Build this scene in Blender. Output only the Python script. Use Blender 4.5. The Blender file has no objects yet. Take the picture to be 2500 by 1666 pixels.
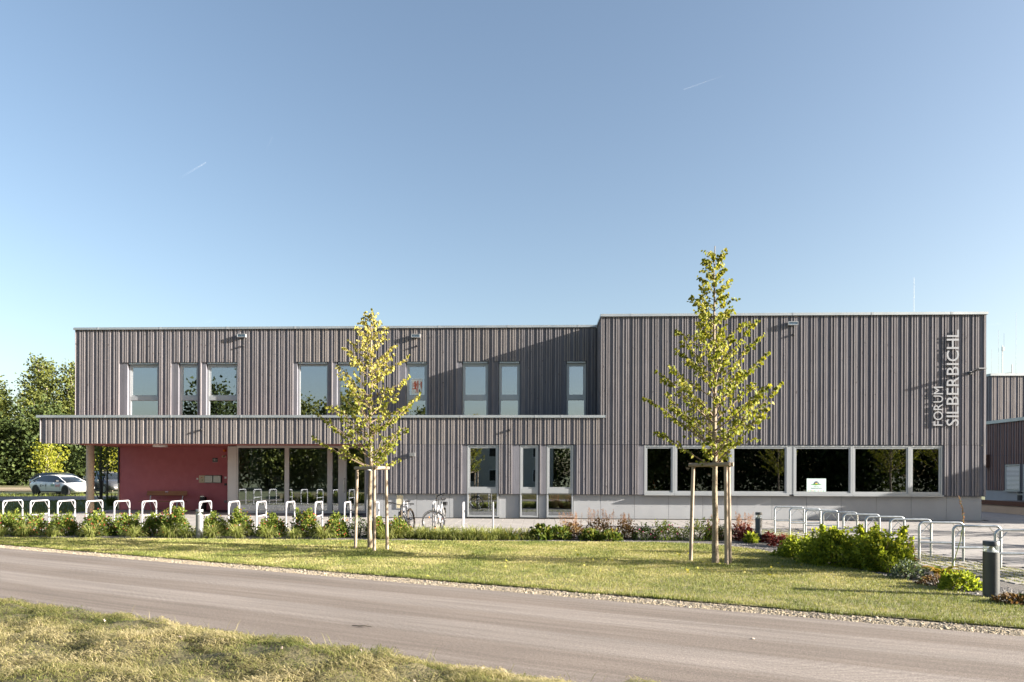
import bpy, math, random
import numpy as np
from mathutils import Vector, Matrix

random.seed(11)
rng = np.random.default_rng(11)
sc = bpy.context.scene
COL = sc.collection
PI = math.pi
rad = math.radians

# ------------------------------------------------------------------ camera, sky, sun, exposure
YAW, ROLL, EYE, FPX = rad(2.3), 0.0035, 1.75, 1667.0
sY, cY = math.sin(YAW), math.cos(YAW)
cam_data = bpy.data.cameras.new('camera')
cam_data.sensor_width = 36.0
cam_data.lens = 36.0 * FPX / 2500.0
cam_data.shift_y = 327.0 / 2500.0
cam_data.clip_start = 0.1
cam_data.clip_end = 20000.0
cam = bpy.data.objects.new('camera', cam_data)
COL.objects.link(cam)
Rv, Uv, Fv = Vector((cY, sY, 0)), Vector((0, 0, 1)), Vector((-sY, cY, 0))
R2 = math.cos(ROLL) * Rv + math.sin(ROLL) * Uv
U2 = -math.sin(ROLL) * Rv + math.cos(ROLL) * Uv
cam.matrix_world = Matrix(((R2.x, U2.x, -Fv.x, 0), (R2.y, U2.y, -Fv.y, 0), (R2.z, U2.z, -Fv.z, EYE), (0, 0, 0, 1)))
sc.camera = cam

SUN_AZ, SUN_EL = rad(-9.4), rad(16.8)          # azimuth from +X towards +Y
to_sun = Vector((math.cos(SUN_EL) * math.cos(SUN_AZ), math.cos(SUN_EL) * math.sin(SUN_AZ), math.sin(SUN_EL)))
world = bpy.data.worlds.new('World')
sc.world = world
world.use_nodes = True
wn = world.node_tree
bg = wn.nodes['Background']
sky = wn.nodes.new('ShaderNodeTexSky')
sky.sky_type = 'NISHITA'
sky.sun_disc = False
sky.sun_elevation = SUN_EL
sky.sun_rotation = PI / 2 - SUN_AZ             # clockwise from +Y
sky.air_density = 1.0
sky.dust_density = 2.2
sky.ozone_density = 0.75
wn.links.new(sky.outputs[0], bg.inputs[0])
bg.inputs[1].default_value = 0.053
sun_data = bpy.data.lights.new('sun', 'SUN')
sun_data.energy = 5.0
sun_data.angle = rad(0.5)
sun_data.color = (1.0, 0.92, 0.81)
sun = bpy.data.objects.new('sun', sun_data)
COL.objects.link(sun)
sun.location = to_sun * 60
sun.rotation_euler = to_sun.to_track_quat('Z', 'Y').to_euler()
vs = sc.view_settings
vs.view_transform = 'Standard'
vs.look = 'None'
vs.gamma = 1.0
vs.use_curve_mapping = False
vs.exposure = 2.3
sc.cycles.max_bounces = 8
sc.cycles.transparent_max_bounces = 12
sc.cycles.caustics_reflective = False
sc.cycles.caustics_refractive = False

# ------------------------------------------------------------------ mesh helpers
def unit(v):
    v = np.asarray(v, float)
    return v / (np.linalg.norm(v) + 1e-12)

class MB:
    """collects verts and faces of one mesh"""
    def __init__(self):
        self.v, self.f, self.m = [], [], []
        self.mi = 0
    def add(self, vs_, fs):
        o = len(self.v)
        self.v += [tuple(map(float, p)) for p in vs_]
        self.f += [tuple(i + o for i in f) for f in fs]
        self.m += [self.mi] * len(fs)
        return self
    def box(self, x0, x1, y0, y1, z0, z1):
        return self.add([(x0, y0, z0), (x1, y0, z0), (x1, y1, z0), (x0, y1, z0), (x0, y0, z1), (x1, y0, z1), (x1, y1, z1), (x0, y1, z1)],
                        [(0, 3, 2, 1), (4, 5, 6, 7), (0, 1, 5, 4), (1, 2, 6, 5), (2, 3, 7, 6), (3, 0, 4, 7)])
    def bev(self, x0, x1, y0, y1, z0, z1, b):
        """box whose top edges are bevelled by b"""
        return self.add([(x0, y0, z0), (x1, y0, z0), (x1, y1, z0), (x0, y1, z0),
                         (x0, y0, z1 - b), (x1, y0, z1 - b), (x1, y1, z1 - b), (x0, y1, z1 - b),
                         (x0 + b, y0 + b, z1), (x1 - b, y0 + b, z1), (x1 - b, y1 - b, z1), (x0 + b, y1 - b, z1)],
                        [(0, 1, 5, 4), (1, 2, 6, 5), (2, 3, 7, 6), (3, 0, 4, 7), (4, 5, 9, 8), (5, 6, 10, 9), (6, 7, 11, 10), (7, 4, 8, 11), (8, 9, 10, 11)])
    def obox(self, c, ax, ay, az):
        c, ax, ay, az = (np.asarray(q, float) for q in (c, ax, ay, az))
        P = [c + i * ax + j * ay + k * az for k in (-1, 1) for i, j in ((-1, -1), (1, -1), (1, 1), (-1, 1))]
        return self.add(P, [(0, 3, 2, 1), (4, 5, 6, 7), (0, 1, 5, 4), (1, 2, 6, 5), (2, 3, 7, 6), (3, 0, 4, 7)])
    def bar(self, p, q, w, h):
        """rectangular bar from p to q"""
        p, q = np.asarray(p, float), np.asarray(q, float)
        d = unit(q - p)
        s = unit(np.cross(d, (0, 0, 1) if abs(d[2]) < .95 else (0, 1, 0)))
        u = np.cross(s, d)
        return self.obox((p + q) / 2, (q - p) / 2, s * w / 2, u * h / 2)
    def tube(self, path, r, n=8, cap=True):
        P = [np.asarray(p, float) for p in path]
        R = r if hasattr(r, '__len__') else [r] * len(P)
        t0 = unit(P[1] - P[0])
        a = unit(np.cross(t0, (0, 0, 1) if abs(t0[2]) < .9 else (1, 0, 0)))
        rings = []
        for i, p in enumerate(P):
            t = unit((P[min(i + 1, len(P) - 1)] - P[i]) * 1.0 + (P[i] - P[max(i - 1, 0)]))
            a = unit(a - t * np.dot(a, t))
            b = np.cross(t, a)
            rings.append([p + R[i] * (math.cos(k * 2 * PI / n) * a + math.sin(k * 2 * PI / n) * b) for k in range(n)])
        V = [q for g in rings for q in g]
        Fc = []
        for i in range(len(P) - 1):
            for k in range(n):
                k2 = (k + 1) % n
                Fc.append((i * n + k, i * n + k2, (i + 1) * n + k2, (i + 1) * n + k))
        if cap:
            Fc.append(tuple(reversed(range(n))))
            Fc.append(tuple((len(P) - 1) * n + k for k in range(n)))
        return self.add(V, Fc)
    def lathe(self, prof, c=(0, 0, 0), n=20, axis='z'):
        V = []
        for r, h in prof:
            for k in range(n):
                a = k * 2 * PI / n
                q = (r * math.cos(a), r * math.sin(a), h)
                if axis == 'y':
                    q = (q[0], q[2], q[1])
                if axis == 'x':
                    q = (q[2], q[0], q[1])
                V.append((q[0] + c[0], q[1] + c[1], q[2] + c[2]))
        Fc = []
        for i in range(len(prof) - 1):
            for k in range(n):
                k2 = (k + 1) % n
                f = (i * n + k, i * n + k2, (i + 1) * n + k2, (i + 1) * n + k)
                Fc.append(tuple(reversed(f)) if axis == 'y' else f)
        if prof[0][0] > 1e-6:
            Fc.append(tuple(reversed(range(n))))
        if prof[-1][0] > 1e-6:
            Fc.append(tuple((len(prof) - 1) * n + k for k in range(n)))
        return self.add(V, Fc)
    def poly(self, pts, z):
        return self.add([(x, y, z) for x, y in pts], [tuple(range(len(pts)))])
    def plate(self, pts, y0, y1):
        """polygon in xz (counter-clockwise seen from -y) with thickness y0..y1"""
        n = len(pts)
        return self.add([(x, y0, z) for x, z in pts] + [(x, y1, z) for x, z in pts],
                        [tuple(range(n)), tuple(reversed(range(n, 2 * n)))] + [((k + 1) % n, k, n + k, n + (k + 1) % n) for k in range(n)])
    def loft(self, rings, closed=True, caps=True):
        n = len(rings[0])
        V = [p for g in rings for p in g]
        Fc = []
        for i in range(len(rings) - 1):
            for k in range(n if closed else n - 1):
                k2 = (k + 1) % n
                Fc.append((i * n + k, i * n + k2, (i + 1) * n + k2, (i + 1) * n + k))
        if caps:
            Fc.append(tuple(reversed(range(n))))
            Fc.append(tuple((len(rings) - 1) * n + k for k in range(n)))
        return self.add(V, Fc)
    def mesh(self, name, smooth=False):
        me = bpy.data.meshes.new(name)
        me.from_pydata(self.v, [], self.f)
        if any(self.m):
            me.polygons.foreach_set('material_index', self.m)
        if smooth:
            me.shade_smooth()
            me.set_sharp_from_angle(angle=rad(42))
        me.update()
        return me

def obj(name, mb, mat, parent=None, smooth=False, kind=None, label=None, loc=None):
    me = mb.mesh(name, smooth) if isinstance(mb, MB) else mb
    if mat is not None and not me.materials:
        for q in (mat if isinstance(mat, (list, tuple)) else [mat]):
            me.materials.append(q)
    o = bpy.data.objects.new(name, me)
    COL.objects.link(o)
    if parent is not None:
        o.parent = parent
    if loc is not None:
        o.location = loc
    if kind:
        o['kind'] = kind
    if label:
        o['label'] = label
    return o

def tag(o, label, cat, group=None):
    o['label'], o['category'] = label, cat
    if group:
        o['group'] = group
    return o

def thing(name, label, cat, loc=(0, 0, 0), rotz=0.0, group=None, scale=None):
    o = bpy.data.objects.new(name, None)
    o.empty_display_size = 0.2
    COL.objects.link(o)
    o.location = loc
    o.rotation_euler = (0, 0, rotz)
    if scale:
        o.scale = scale if hasattr(scale, '__len__') else (scale,) * 3
    return tag(o, label, cat, group)

def dup(root, loc, rotz=0.0, label=None, scale=None, skip=()):
    """a copy of a thing with copies of its parts and sub-parts"""
    r = root.copy()
    COL.objects.link(r)
    r.location = loc
    r.rotation_euler = (0, 0, rotz)
    if scale:
        r.scale = scale if hasattr(scale, '__len__') else (scale,) * 3
    if label:
        r['label'] = label
    for ch in list(root.children):
        if ch.name.split('.')[0] in skip:
            continue
        c = ch.copy()
        COL.objects.link(c)
        c.parent = r
        for g in list(ch.children):
            d = g.copy()
            COL.objects.link(d)
            d.parent = c
    return r

def np_mesh(name, V, faces, vals=None):
    """mesh from arrays; faces is a list of (N,k) arrays, vals the per-face float attribute v"""
    me = bpy.data.meshes.new(name)
    V = np.ascontiguousarray(V, np.float32)
    me.vertices.add(len(V))
    me.vertices.foreach_set('co', V.ravel())
    nl = sum(f.size for f in faces)
    npol = sum(len(f) for f in faces)
    me.loops.add(nl)
    me.polygons.add(npol)
    me.loops.foreach_set('vertex_index', np.concatenate([f.ravel() for f in faces]).astype(np.int32))
    tot = np.concatenate([np.full(len(f), f.shape[1]) for f in faces]).astype(np.int32)
    me.polygons.foreach_set('loop_start', (np.cumsum(tot) - tot).astype(np.int32))
    if vals is not None:
        at = me.attributes.new('v', 'FLOAT', 'FACE')
        at.data.foreach_set('value', np.concatenate([np.asarray(q, np.float32) for q in vals]))
    me.update(calc_edges=True)
    return me

def nrm(a):
    return a / (np.linalg.norm(a, axis=1, keepdims=True) + 1e-9)

def leaf_mesh(name, P, D, S, val, wid=.6, fold=.12, kind=0):
    """N separate folded leaves; kind 0 a diamond, kind 1 a rounder leaf with a broad base"""
    N = len(P)
    D = nrm(D)
    side = nrm(np.cross(D, rng.normal(size=(N, 3))))
    nor = np.cross(side, D)
    S = np.asarray(S).reshape(-1, 1) * np.ones((N, 1))
    if kind == 0:
        V = np.stack([P, P + D * S * .45 + side * S * wid / 2 + nor * S * fold, P + D * S, P + D * S * .45 - side * S * wid / 2 + nor * S * fold], 1)
        b = np.arange(N)[:, None] * 4
        Fc = [b + np.array([[0, 2, 1]]), b + np.array([[0, 3, 2]])]
    else:
        V = np.stack([P, P + D * S * .12 + side * S * wid * .42 + nor * S * fold, P + D * S * .5 + side * S * wid * .5 + nor * S * fold,
                      P + D * S, P + D * S * .5 - side * S * wid * .5 + nor * S * fold, P + D * S * .12 - side * S * wid * .42 + nor * S * fold], 1)
        b = np.arange(N)[:, None] * 6
        Fc = [b + np.array([[0, 3, 2, 1]]), b + np.array([[0, 5, 4, 3]])]
    return np_mesh(name, V.reshape(-1, 3), Fc, [val, val])

def blade_mesh(name, P, A, L, W, lean, val, curl=1.0):
    """arching blades: base P, azimuth A, length L, width W, lean 0 upright .. 1 flat"""
    N = len(P)
    dirh = np.stack([np.cos(A), np.sin(A), np.zeros(N)], 1)
    side = np.stack([-np.sin(A), np.cos(A), np.zeros(N)], 1)
    up = np.array([[0, 0, 1.0]])
    L, W, lean = (np.asarray(q).reshape(-1, 1) * np.ones((N, 1)) for q in (L, W, lean))
    e1 = lean * .6
    p1 = P + L * .4 * (dirh * np.sin(e1) + up * np.cos(e1))
    e2 = np.minimum(lean * (1.1 + .4 * curl), 1.9)
    p2 = p1 + L * .35 * (dirh * np.sin(e2) + up * np.cos(e2))
    e3 = np.minimum(lean * (1.5 + .9 * curl), 2.6)
    p3 = p2 + L * .25 * (dirh * np.sin(e3) + up * np.cos(e3))
    V = np.stack([P - side * W * .4, P + side * W * .4, p1 - side * W * .5, p1 + side * W * .5, p2 - side * W * .4, p2 + side * W * .4, p3], 1)
    b = np.arange(N)[:, None] * 7
    return np_mesh(name, V.reshape(-1, 3), [b + np.array([[0, 1, 3, 2]]), b + np.array([[2, 3, 5, 4]]), b + np.array([[4, 5, 6]])], [val, val, val])

def gp(px, py, z=0.0):
    """point on the level z seen at pixel (px, py) of the 2500 x 1666 photograph"""
    u, v = (px - 1250) / FPX, (1160 - py) / FPX
    u, v = u - ROLL * v, v + ROLL * u
    d = (z - EYE) / v
    return (u * d * cY - d * sY, u * d * sY + d * cY)

def cw(xc, zc):
    """plan point at xc to the right and zc ahead of the camera"""
    return (xc * cY - zc * sY, xc * sY + zc * cY)

def sstep(a, b, x):
    t = np.clip((x - a) / (b - a), 0, 1)
    return t * t * (3 - 2 * t)

def gz(x, y):
    """height of the ground: level round the building, a little higher out to the left behind it"""
    return .26 * sstep(32, 46, y) * sstep(-15, -21, x)

# smooth value noise for scattering and relief
_tab = np.random.default_rng(3).random((64, 64))
def vnoise(x, y):
    x, y = np.asarray(x, float), np.asarray(y, float)
    i, j = np.floor(x).astype(int), np.floor(y).astype(int)
    u, v = x - i, y - j
    u, v = u * u * (3 - 2 * u), v * v * (3 - 2 * v)
    g = lambda a, b: _tab[a % 64, b % 64]
    return (g(i, j) * (1 - u) + g(i + 1, j) * u) * (1 - v) + (g(i, j + 1) * (1 - u) + g(i + 1, j + 1) * u) * v
def fnoise(x, y):
    return (vnoise(x, y) * .55 + vnoise(x * 2.1 + 7, y * 2.1 + 3) * .3 + vnoise(x * 4.3 + 1, y * 4.3 + 9) * .15)

def inside(poly, x, y):
    r = np.zeros(len(x), bool)
    n = len(poly)
    for k in range(n):
        (x0, y0), (x1, y1) = poly[k], poly[(k + 1) % n]
        if y0 == y1:
            continue
        c = ((y0 > y) != (y1 > y)) & (x < (x1 - x0) * (y - y0) / (y1 - y0) + x0)
        r ^= c
    return r

def scatter(poly, n):
    q = np.array(poly)
    lo, hi = q.min(0), q.max(0)
    out = np.zeros((0, 2))
    while len(out) < n:
        c = lo + rng.random((n * 2, 2)) * (hi - lo)
        out = np.concatenate([out, c[inside(poly, c[:, 0], c[:, 1])]])
    return out[:n]

# ------------------------------------------------------------------ materials
def new_mat(name):
    m = bpy.data.materials.new(name)
    m.use_nodes = True
    nt = m.node_tree
    return m, nt, nt.nodes['Principled BSDF'], nt.nodes['Material Output']

def mixc(nt, fac, a, b, mode='MIX'):
    n = nt.nodes.new('ShaderNodeMix')
    n.data_type = 'RGBA'
    n.blend_type = mode
    for s, q in ((n.inputs[0], fac), (n.inputs[6], a), (n.inputs[7], b)):
        if isinstance(q, bpy.types.NodeSocket):
            nt.links.new(q, s)
        elif hasattr(q, '__len__'):
            s.default_value = (*q, 1)
        else:
            s.default_value = q
    return n.outputs[2]

def noise(nt, scale, stretch=(1, 1, 1), detail=3, coord='Object', rough=.55, rnd=False):
    tc = nt.nodes.new('ShaderNodeTexCoord')
    mp = nt.nodes.new('ShaderNodeMapping')
    mp.inputs['Scale'].default_value = tuple(scale * s for s in stretch)
    nt.links.new(tc.outputs[coord], mp.inputs[0])
    if rnd:
        oi = nt.nodes.new('ShaderNodeObjectInfo')
        mm = nt.nodes.new('ShaderNodeMath')
        mm.operation = 'MULTIPLY'
        mm.inputs[1].default_value = 97.0
        nt.links.new(oi.outputs['Random'], mm.inputs[0])
        nt.links.new(mm.outputs[0], mp.inputs['Location'])
    nz = nt.nodes.new('ShaderNodeTexNoise')
    nz.inputs['Scale'].default_value = 1
    nz.inputs['Detail'].default_value = detail
    nz.inputs['Roughness'].default_value = rough
    nt.links.new(mp.outputs[0], nz.inputs['Vector'])
    return nz.outputs['Fac']

def ramp(nt, fac, stops):
    r = nt.nodes.new('ShaderNodeValToRGB')
    el = r.color_ramp.elements
    while len(el) < len(stops):
        el.new(.5)
    for e, (p, c) in zip(el, stops):
        e.position = p
        e.color = (*c, 1) if hasattr(c, '__len__') else (c, c, c, 1)
    nt.links.new(fac, r.inputs[0])
    return r.outputs[0]

def bumpn(nt, bsdf, h, strength, dist=.02):
    b = nt.nodes.new('ShaderNodeBump')
    b.inputs['Strength'].default_value = strength
    b.inputs['Distance'].default_value = dist
    nt.links.new(h, b.inputs['Height'])
    nt.links.new(b.outputs[0], bsdf.inputs['Normal'])

def pm(name, c1, c2=None, scale=4, rough=.7, metal=0, bump=0, bscale=40, rnd=0, stretch=(1, 1, 1), lo=.35, hi=.65, spec=None, detail=4, coord='Object', c3=None, s3=40):
    m, nt, p, out = new_mat(name)
    if c2 is None:
        c2 = tuple(q * .86 for q in c1)
    f = ramp(nt, noise(nt, scale, stretch, detail, coord, rnd=rnd > 0), [(lo, 0), (hi, 1)])
    col = mixc(nt, f, c1, c2)
    if c3 is not None:
        f3 = ramp(nt, noise(nt, s3, (1, 1, 1), 2, coord), [(.55, 0), (.68, 1)])
        col = mixc(nt, f3, col, c3)
    if rnd:
        oi = nt.nodes.new('ShaderNodeObjectInfo')
        mr = nt.nodes.new('ShaderNodeMapRange')
        mr.inputs[3].default_value = 1 - rnd
        mr.inputs[4].default_value = 1 + rnd
        nt.links.new(oi.outputs['Random'], mr.inputs[0])
        cc = nt.nodes.new('ShaderNodeCombineColor')
        for k in range(3):
            nt.links.new(mr.outputs[0], cc.inputs[k])
        col = mixc(nt, 1.0, col, cc.outputs[0], 'MULTIPLY')
    nt.links.new(col, p.inputs['Base Color'])
    p.inputs['Roughness'].default_value = rough
    p.inputs['Metallic'].default_value = metal
    if spec is not None:
        p.inputs['Specular IOR Level'].default_value = spec
    if bump:
        bumpn(nt, p, noise(nt, bscale, stretch, 3, coord), bump)
    return m

def leafm(name, cols, trans=.35, rough=.62, tcol=None):
    m, nt, p, out = new_mat(name)
    at = nt.nodes.new('ShaderNodeAttribute')
    at.attribute_name = 'v'
    n = len(cols)
    col = ramp(nt, at.outputs['Fac'], [(k / max(1, n - 1), c) for k, c in enumerate(cols)])
    nt.links.new(col, p.inputs['Base Color'])
    p.inputs['Roughness'].default_value = rough
    p.inputs['Specular IOR Level'].default_value = .2
    tr = nt.nodes.new('ShaderNodeBsdfTranslucent')
    tc = mixc(nt, 1.0, col, tcol or (1.25, 1.2, .7), 'MULTIPLY')
    nt.links.new(tc, tr.inputs[0])
    mx = nt.nodes.new('ShaderNodeMixShader')
    mx.inputs[0].default_value = trans
    nt.links.new(p.outputs[0], mx.inputs[1])
    nt.links.new(tr.outputs[0], mx.inputs[2])
    nt.links.new(mx.outputs[0], out.inputs[0])
    return m

def glassm(name, f0, tint, wave=.0012):
    m, nt, p, out = new_mat(name)
    nt.nodes.remove(p)
    lw = nt.nodes.new('ShaderNodeLayerWeight')
    lw.inputs[0].default_value = .5
    pw = nt.nodes.new('ShaderNodeMath'); pw.operation = 'POWER'; pw.inputs[1].default_value = 4
    nt.links.new(lw.outputs['Facing'], pw.inputs[0])
    mr = nt.nodes.new('ShaderNodeMapRange')
    mr.inputs[3].default_value = f0
    mr.inputs[4].default_value = 1.0
    nt.links.new(pw.outputs[0], mr.inputs[0])
    tr = nt.nodes.new('ShaderNodeBsdfTransparent')
    tr.inputs[0].default_value = (*tint, 1)
    gl = nt.nodes.new('ShaderNodeBsdfGlossy')
    gl.inputs['Roughness'].default_value = .004
    gl.inputs['Color'].default_value = (.86, .91, 1, 1)
    b = nt.nodes.new('ShaderNodeBump')
    b.inputs['Strength'].default_value = wave
    b.inputs['Distance'].default_value = 1.0
    nt.links.new(noise(nt, .9, (1, 1, 1), 1), b.inputs['Height'])
    nt.links.new(b.outputs[0], gl.inputs['Normal'])
    mx = nt.nodes.new('ShaderNodeMixShader')
    nt.links.new(mr.outputs[0], mx.inputs[0])
    nt.links.new(tr.outputs[0], mx.inputs[1])
    nt.links.new(gl.outputs[0], mx.inputs[2])
    nt.links.new(mx.outputs[0], out.inputs[0])
    return m

def woodm(name, c1, c2, knot, rnd, vert=True, boards=None):
    """weathered timber: long grain, knots, tone per object or per board"""
    m, nt, p, out = new_mat(name)
    st = (1, 1, .05) if vert else (.05, 1, 1)
    f = ramp(nt, noise(nt, 26, st, 4, rnd=True), [(.3, 0), (.7, 1)])
    col = mixc(nt, f, c1, c2)
    big = ramp(nt, noise(nt, 1.6, (1, 1, .5), 3, rnd=True), [(.35, 0), (.7, 1)])
    col = mixc(nt, mixc(nt, .35, (0, 0, 0), big), col, tuple(q * 1.25 for q in c1))
    kn = ramp(nt, noise(nt, 7, (2.2, 2.2, 1) if vert else (1, 2.2, 2.2), 1, rnd=True), [(.70, 0), (.76, 1)])
    col = mixc(nt, mixc(nt, .75, (0, 0, 0), kn), col, knot)
    if boards:
        tc = nt.nodes.new('ShaderNodeTexCoord')
        sx = nt.nodes.new('ShaderNodeSeparateXYZ')
        nt.links.new(tc.outputs['Object'], sx.inputs[0])
        dv = nt.nodes.new('ShaderNodeMath'); dv.operation = 'DIVIDE'; dv.inputs[1].default_value = boards
        nt.links.new(sx.outputs[0], dv.inputs[0])
        fl = nt.nodes.new('ShaderNodeMath'); fl.operation = 'FLOOR'
        nt.links.new(dv.outputs[0], fl.inputs[0])
        wnz = nt.nodes.new('ShaderNodeTexWhiteNoise')
        wnz.noise_dimensions = '1D'
        nt.links.new(fl.outputs[0], wnz.inputs['W'])
        src = wnz.outputs['Value']
    else:
        src = nt.nodes.new('ShaderNodeObjectInfo').outputs['Random']
    mr = nt.nodes.new('ShaderNodeMapRange')
    mr.inputs[3].default_value = 1 - rnd
    mr.inputs[4].default_value = 1 + rnd
    nt.links.new(src, mr.inputs[0])
    cc = nt.nodes.new('ShaderNodeCombineColor')
    for k in range(3):
        nt.links.new(mr.outputs[0], cc.inputs[k])
    col = mixc(nt, 1.0, col, cc.outputs[0], 'MULTIPLY')
    nt.links.new(col, p.inputs['Base Color'])
    p.inputs['Roughness'].default_value = .8
    p.inputs['Specular IOR Level'].default_value = .25
    bumpn(nt, p, noise(nt, 60, st, 3), .25, .004)
    return m

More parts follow.
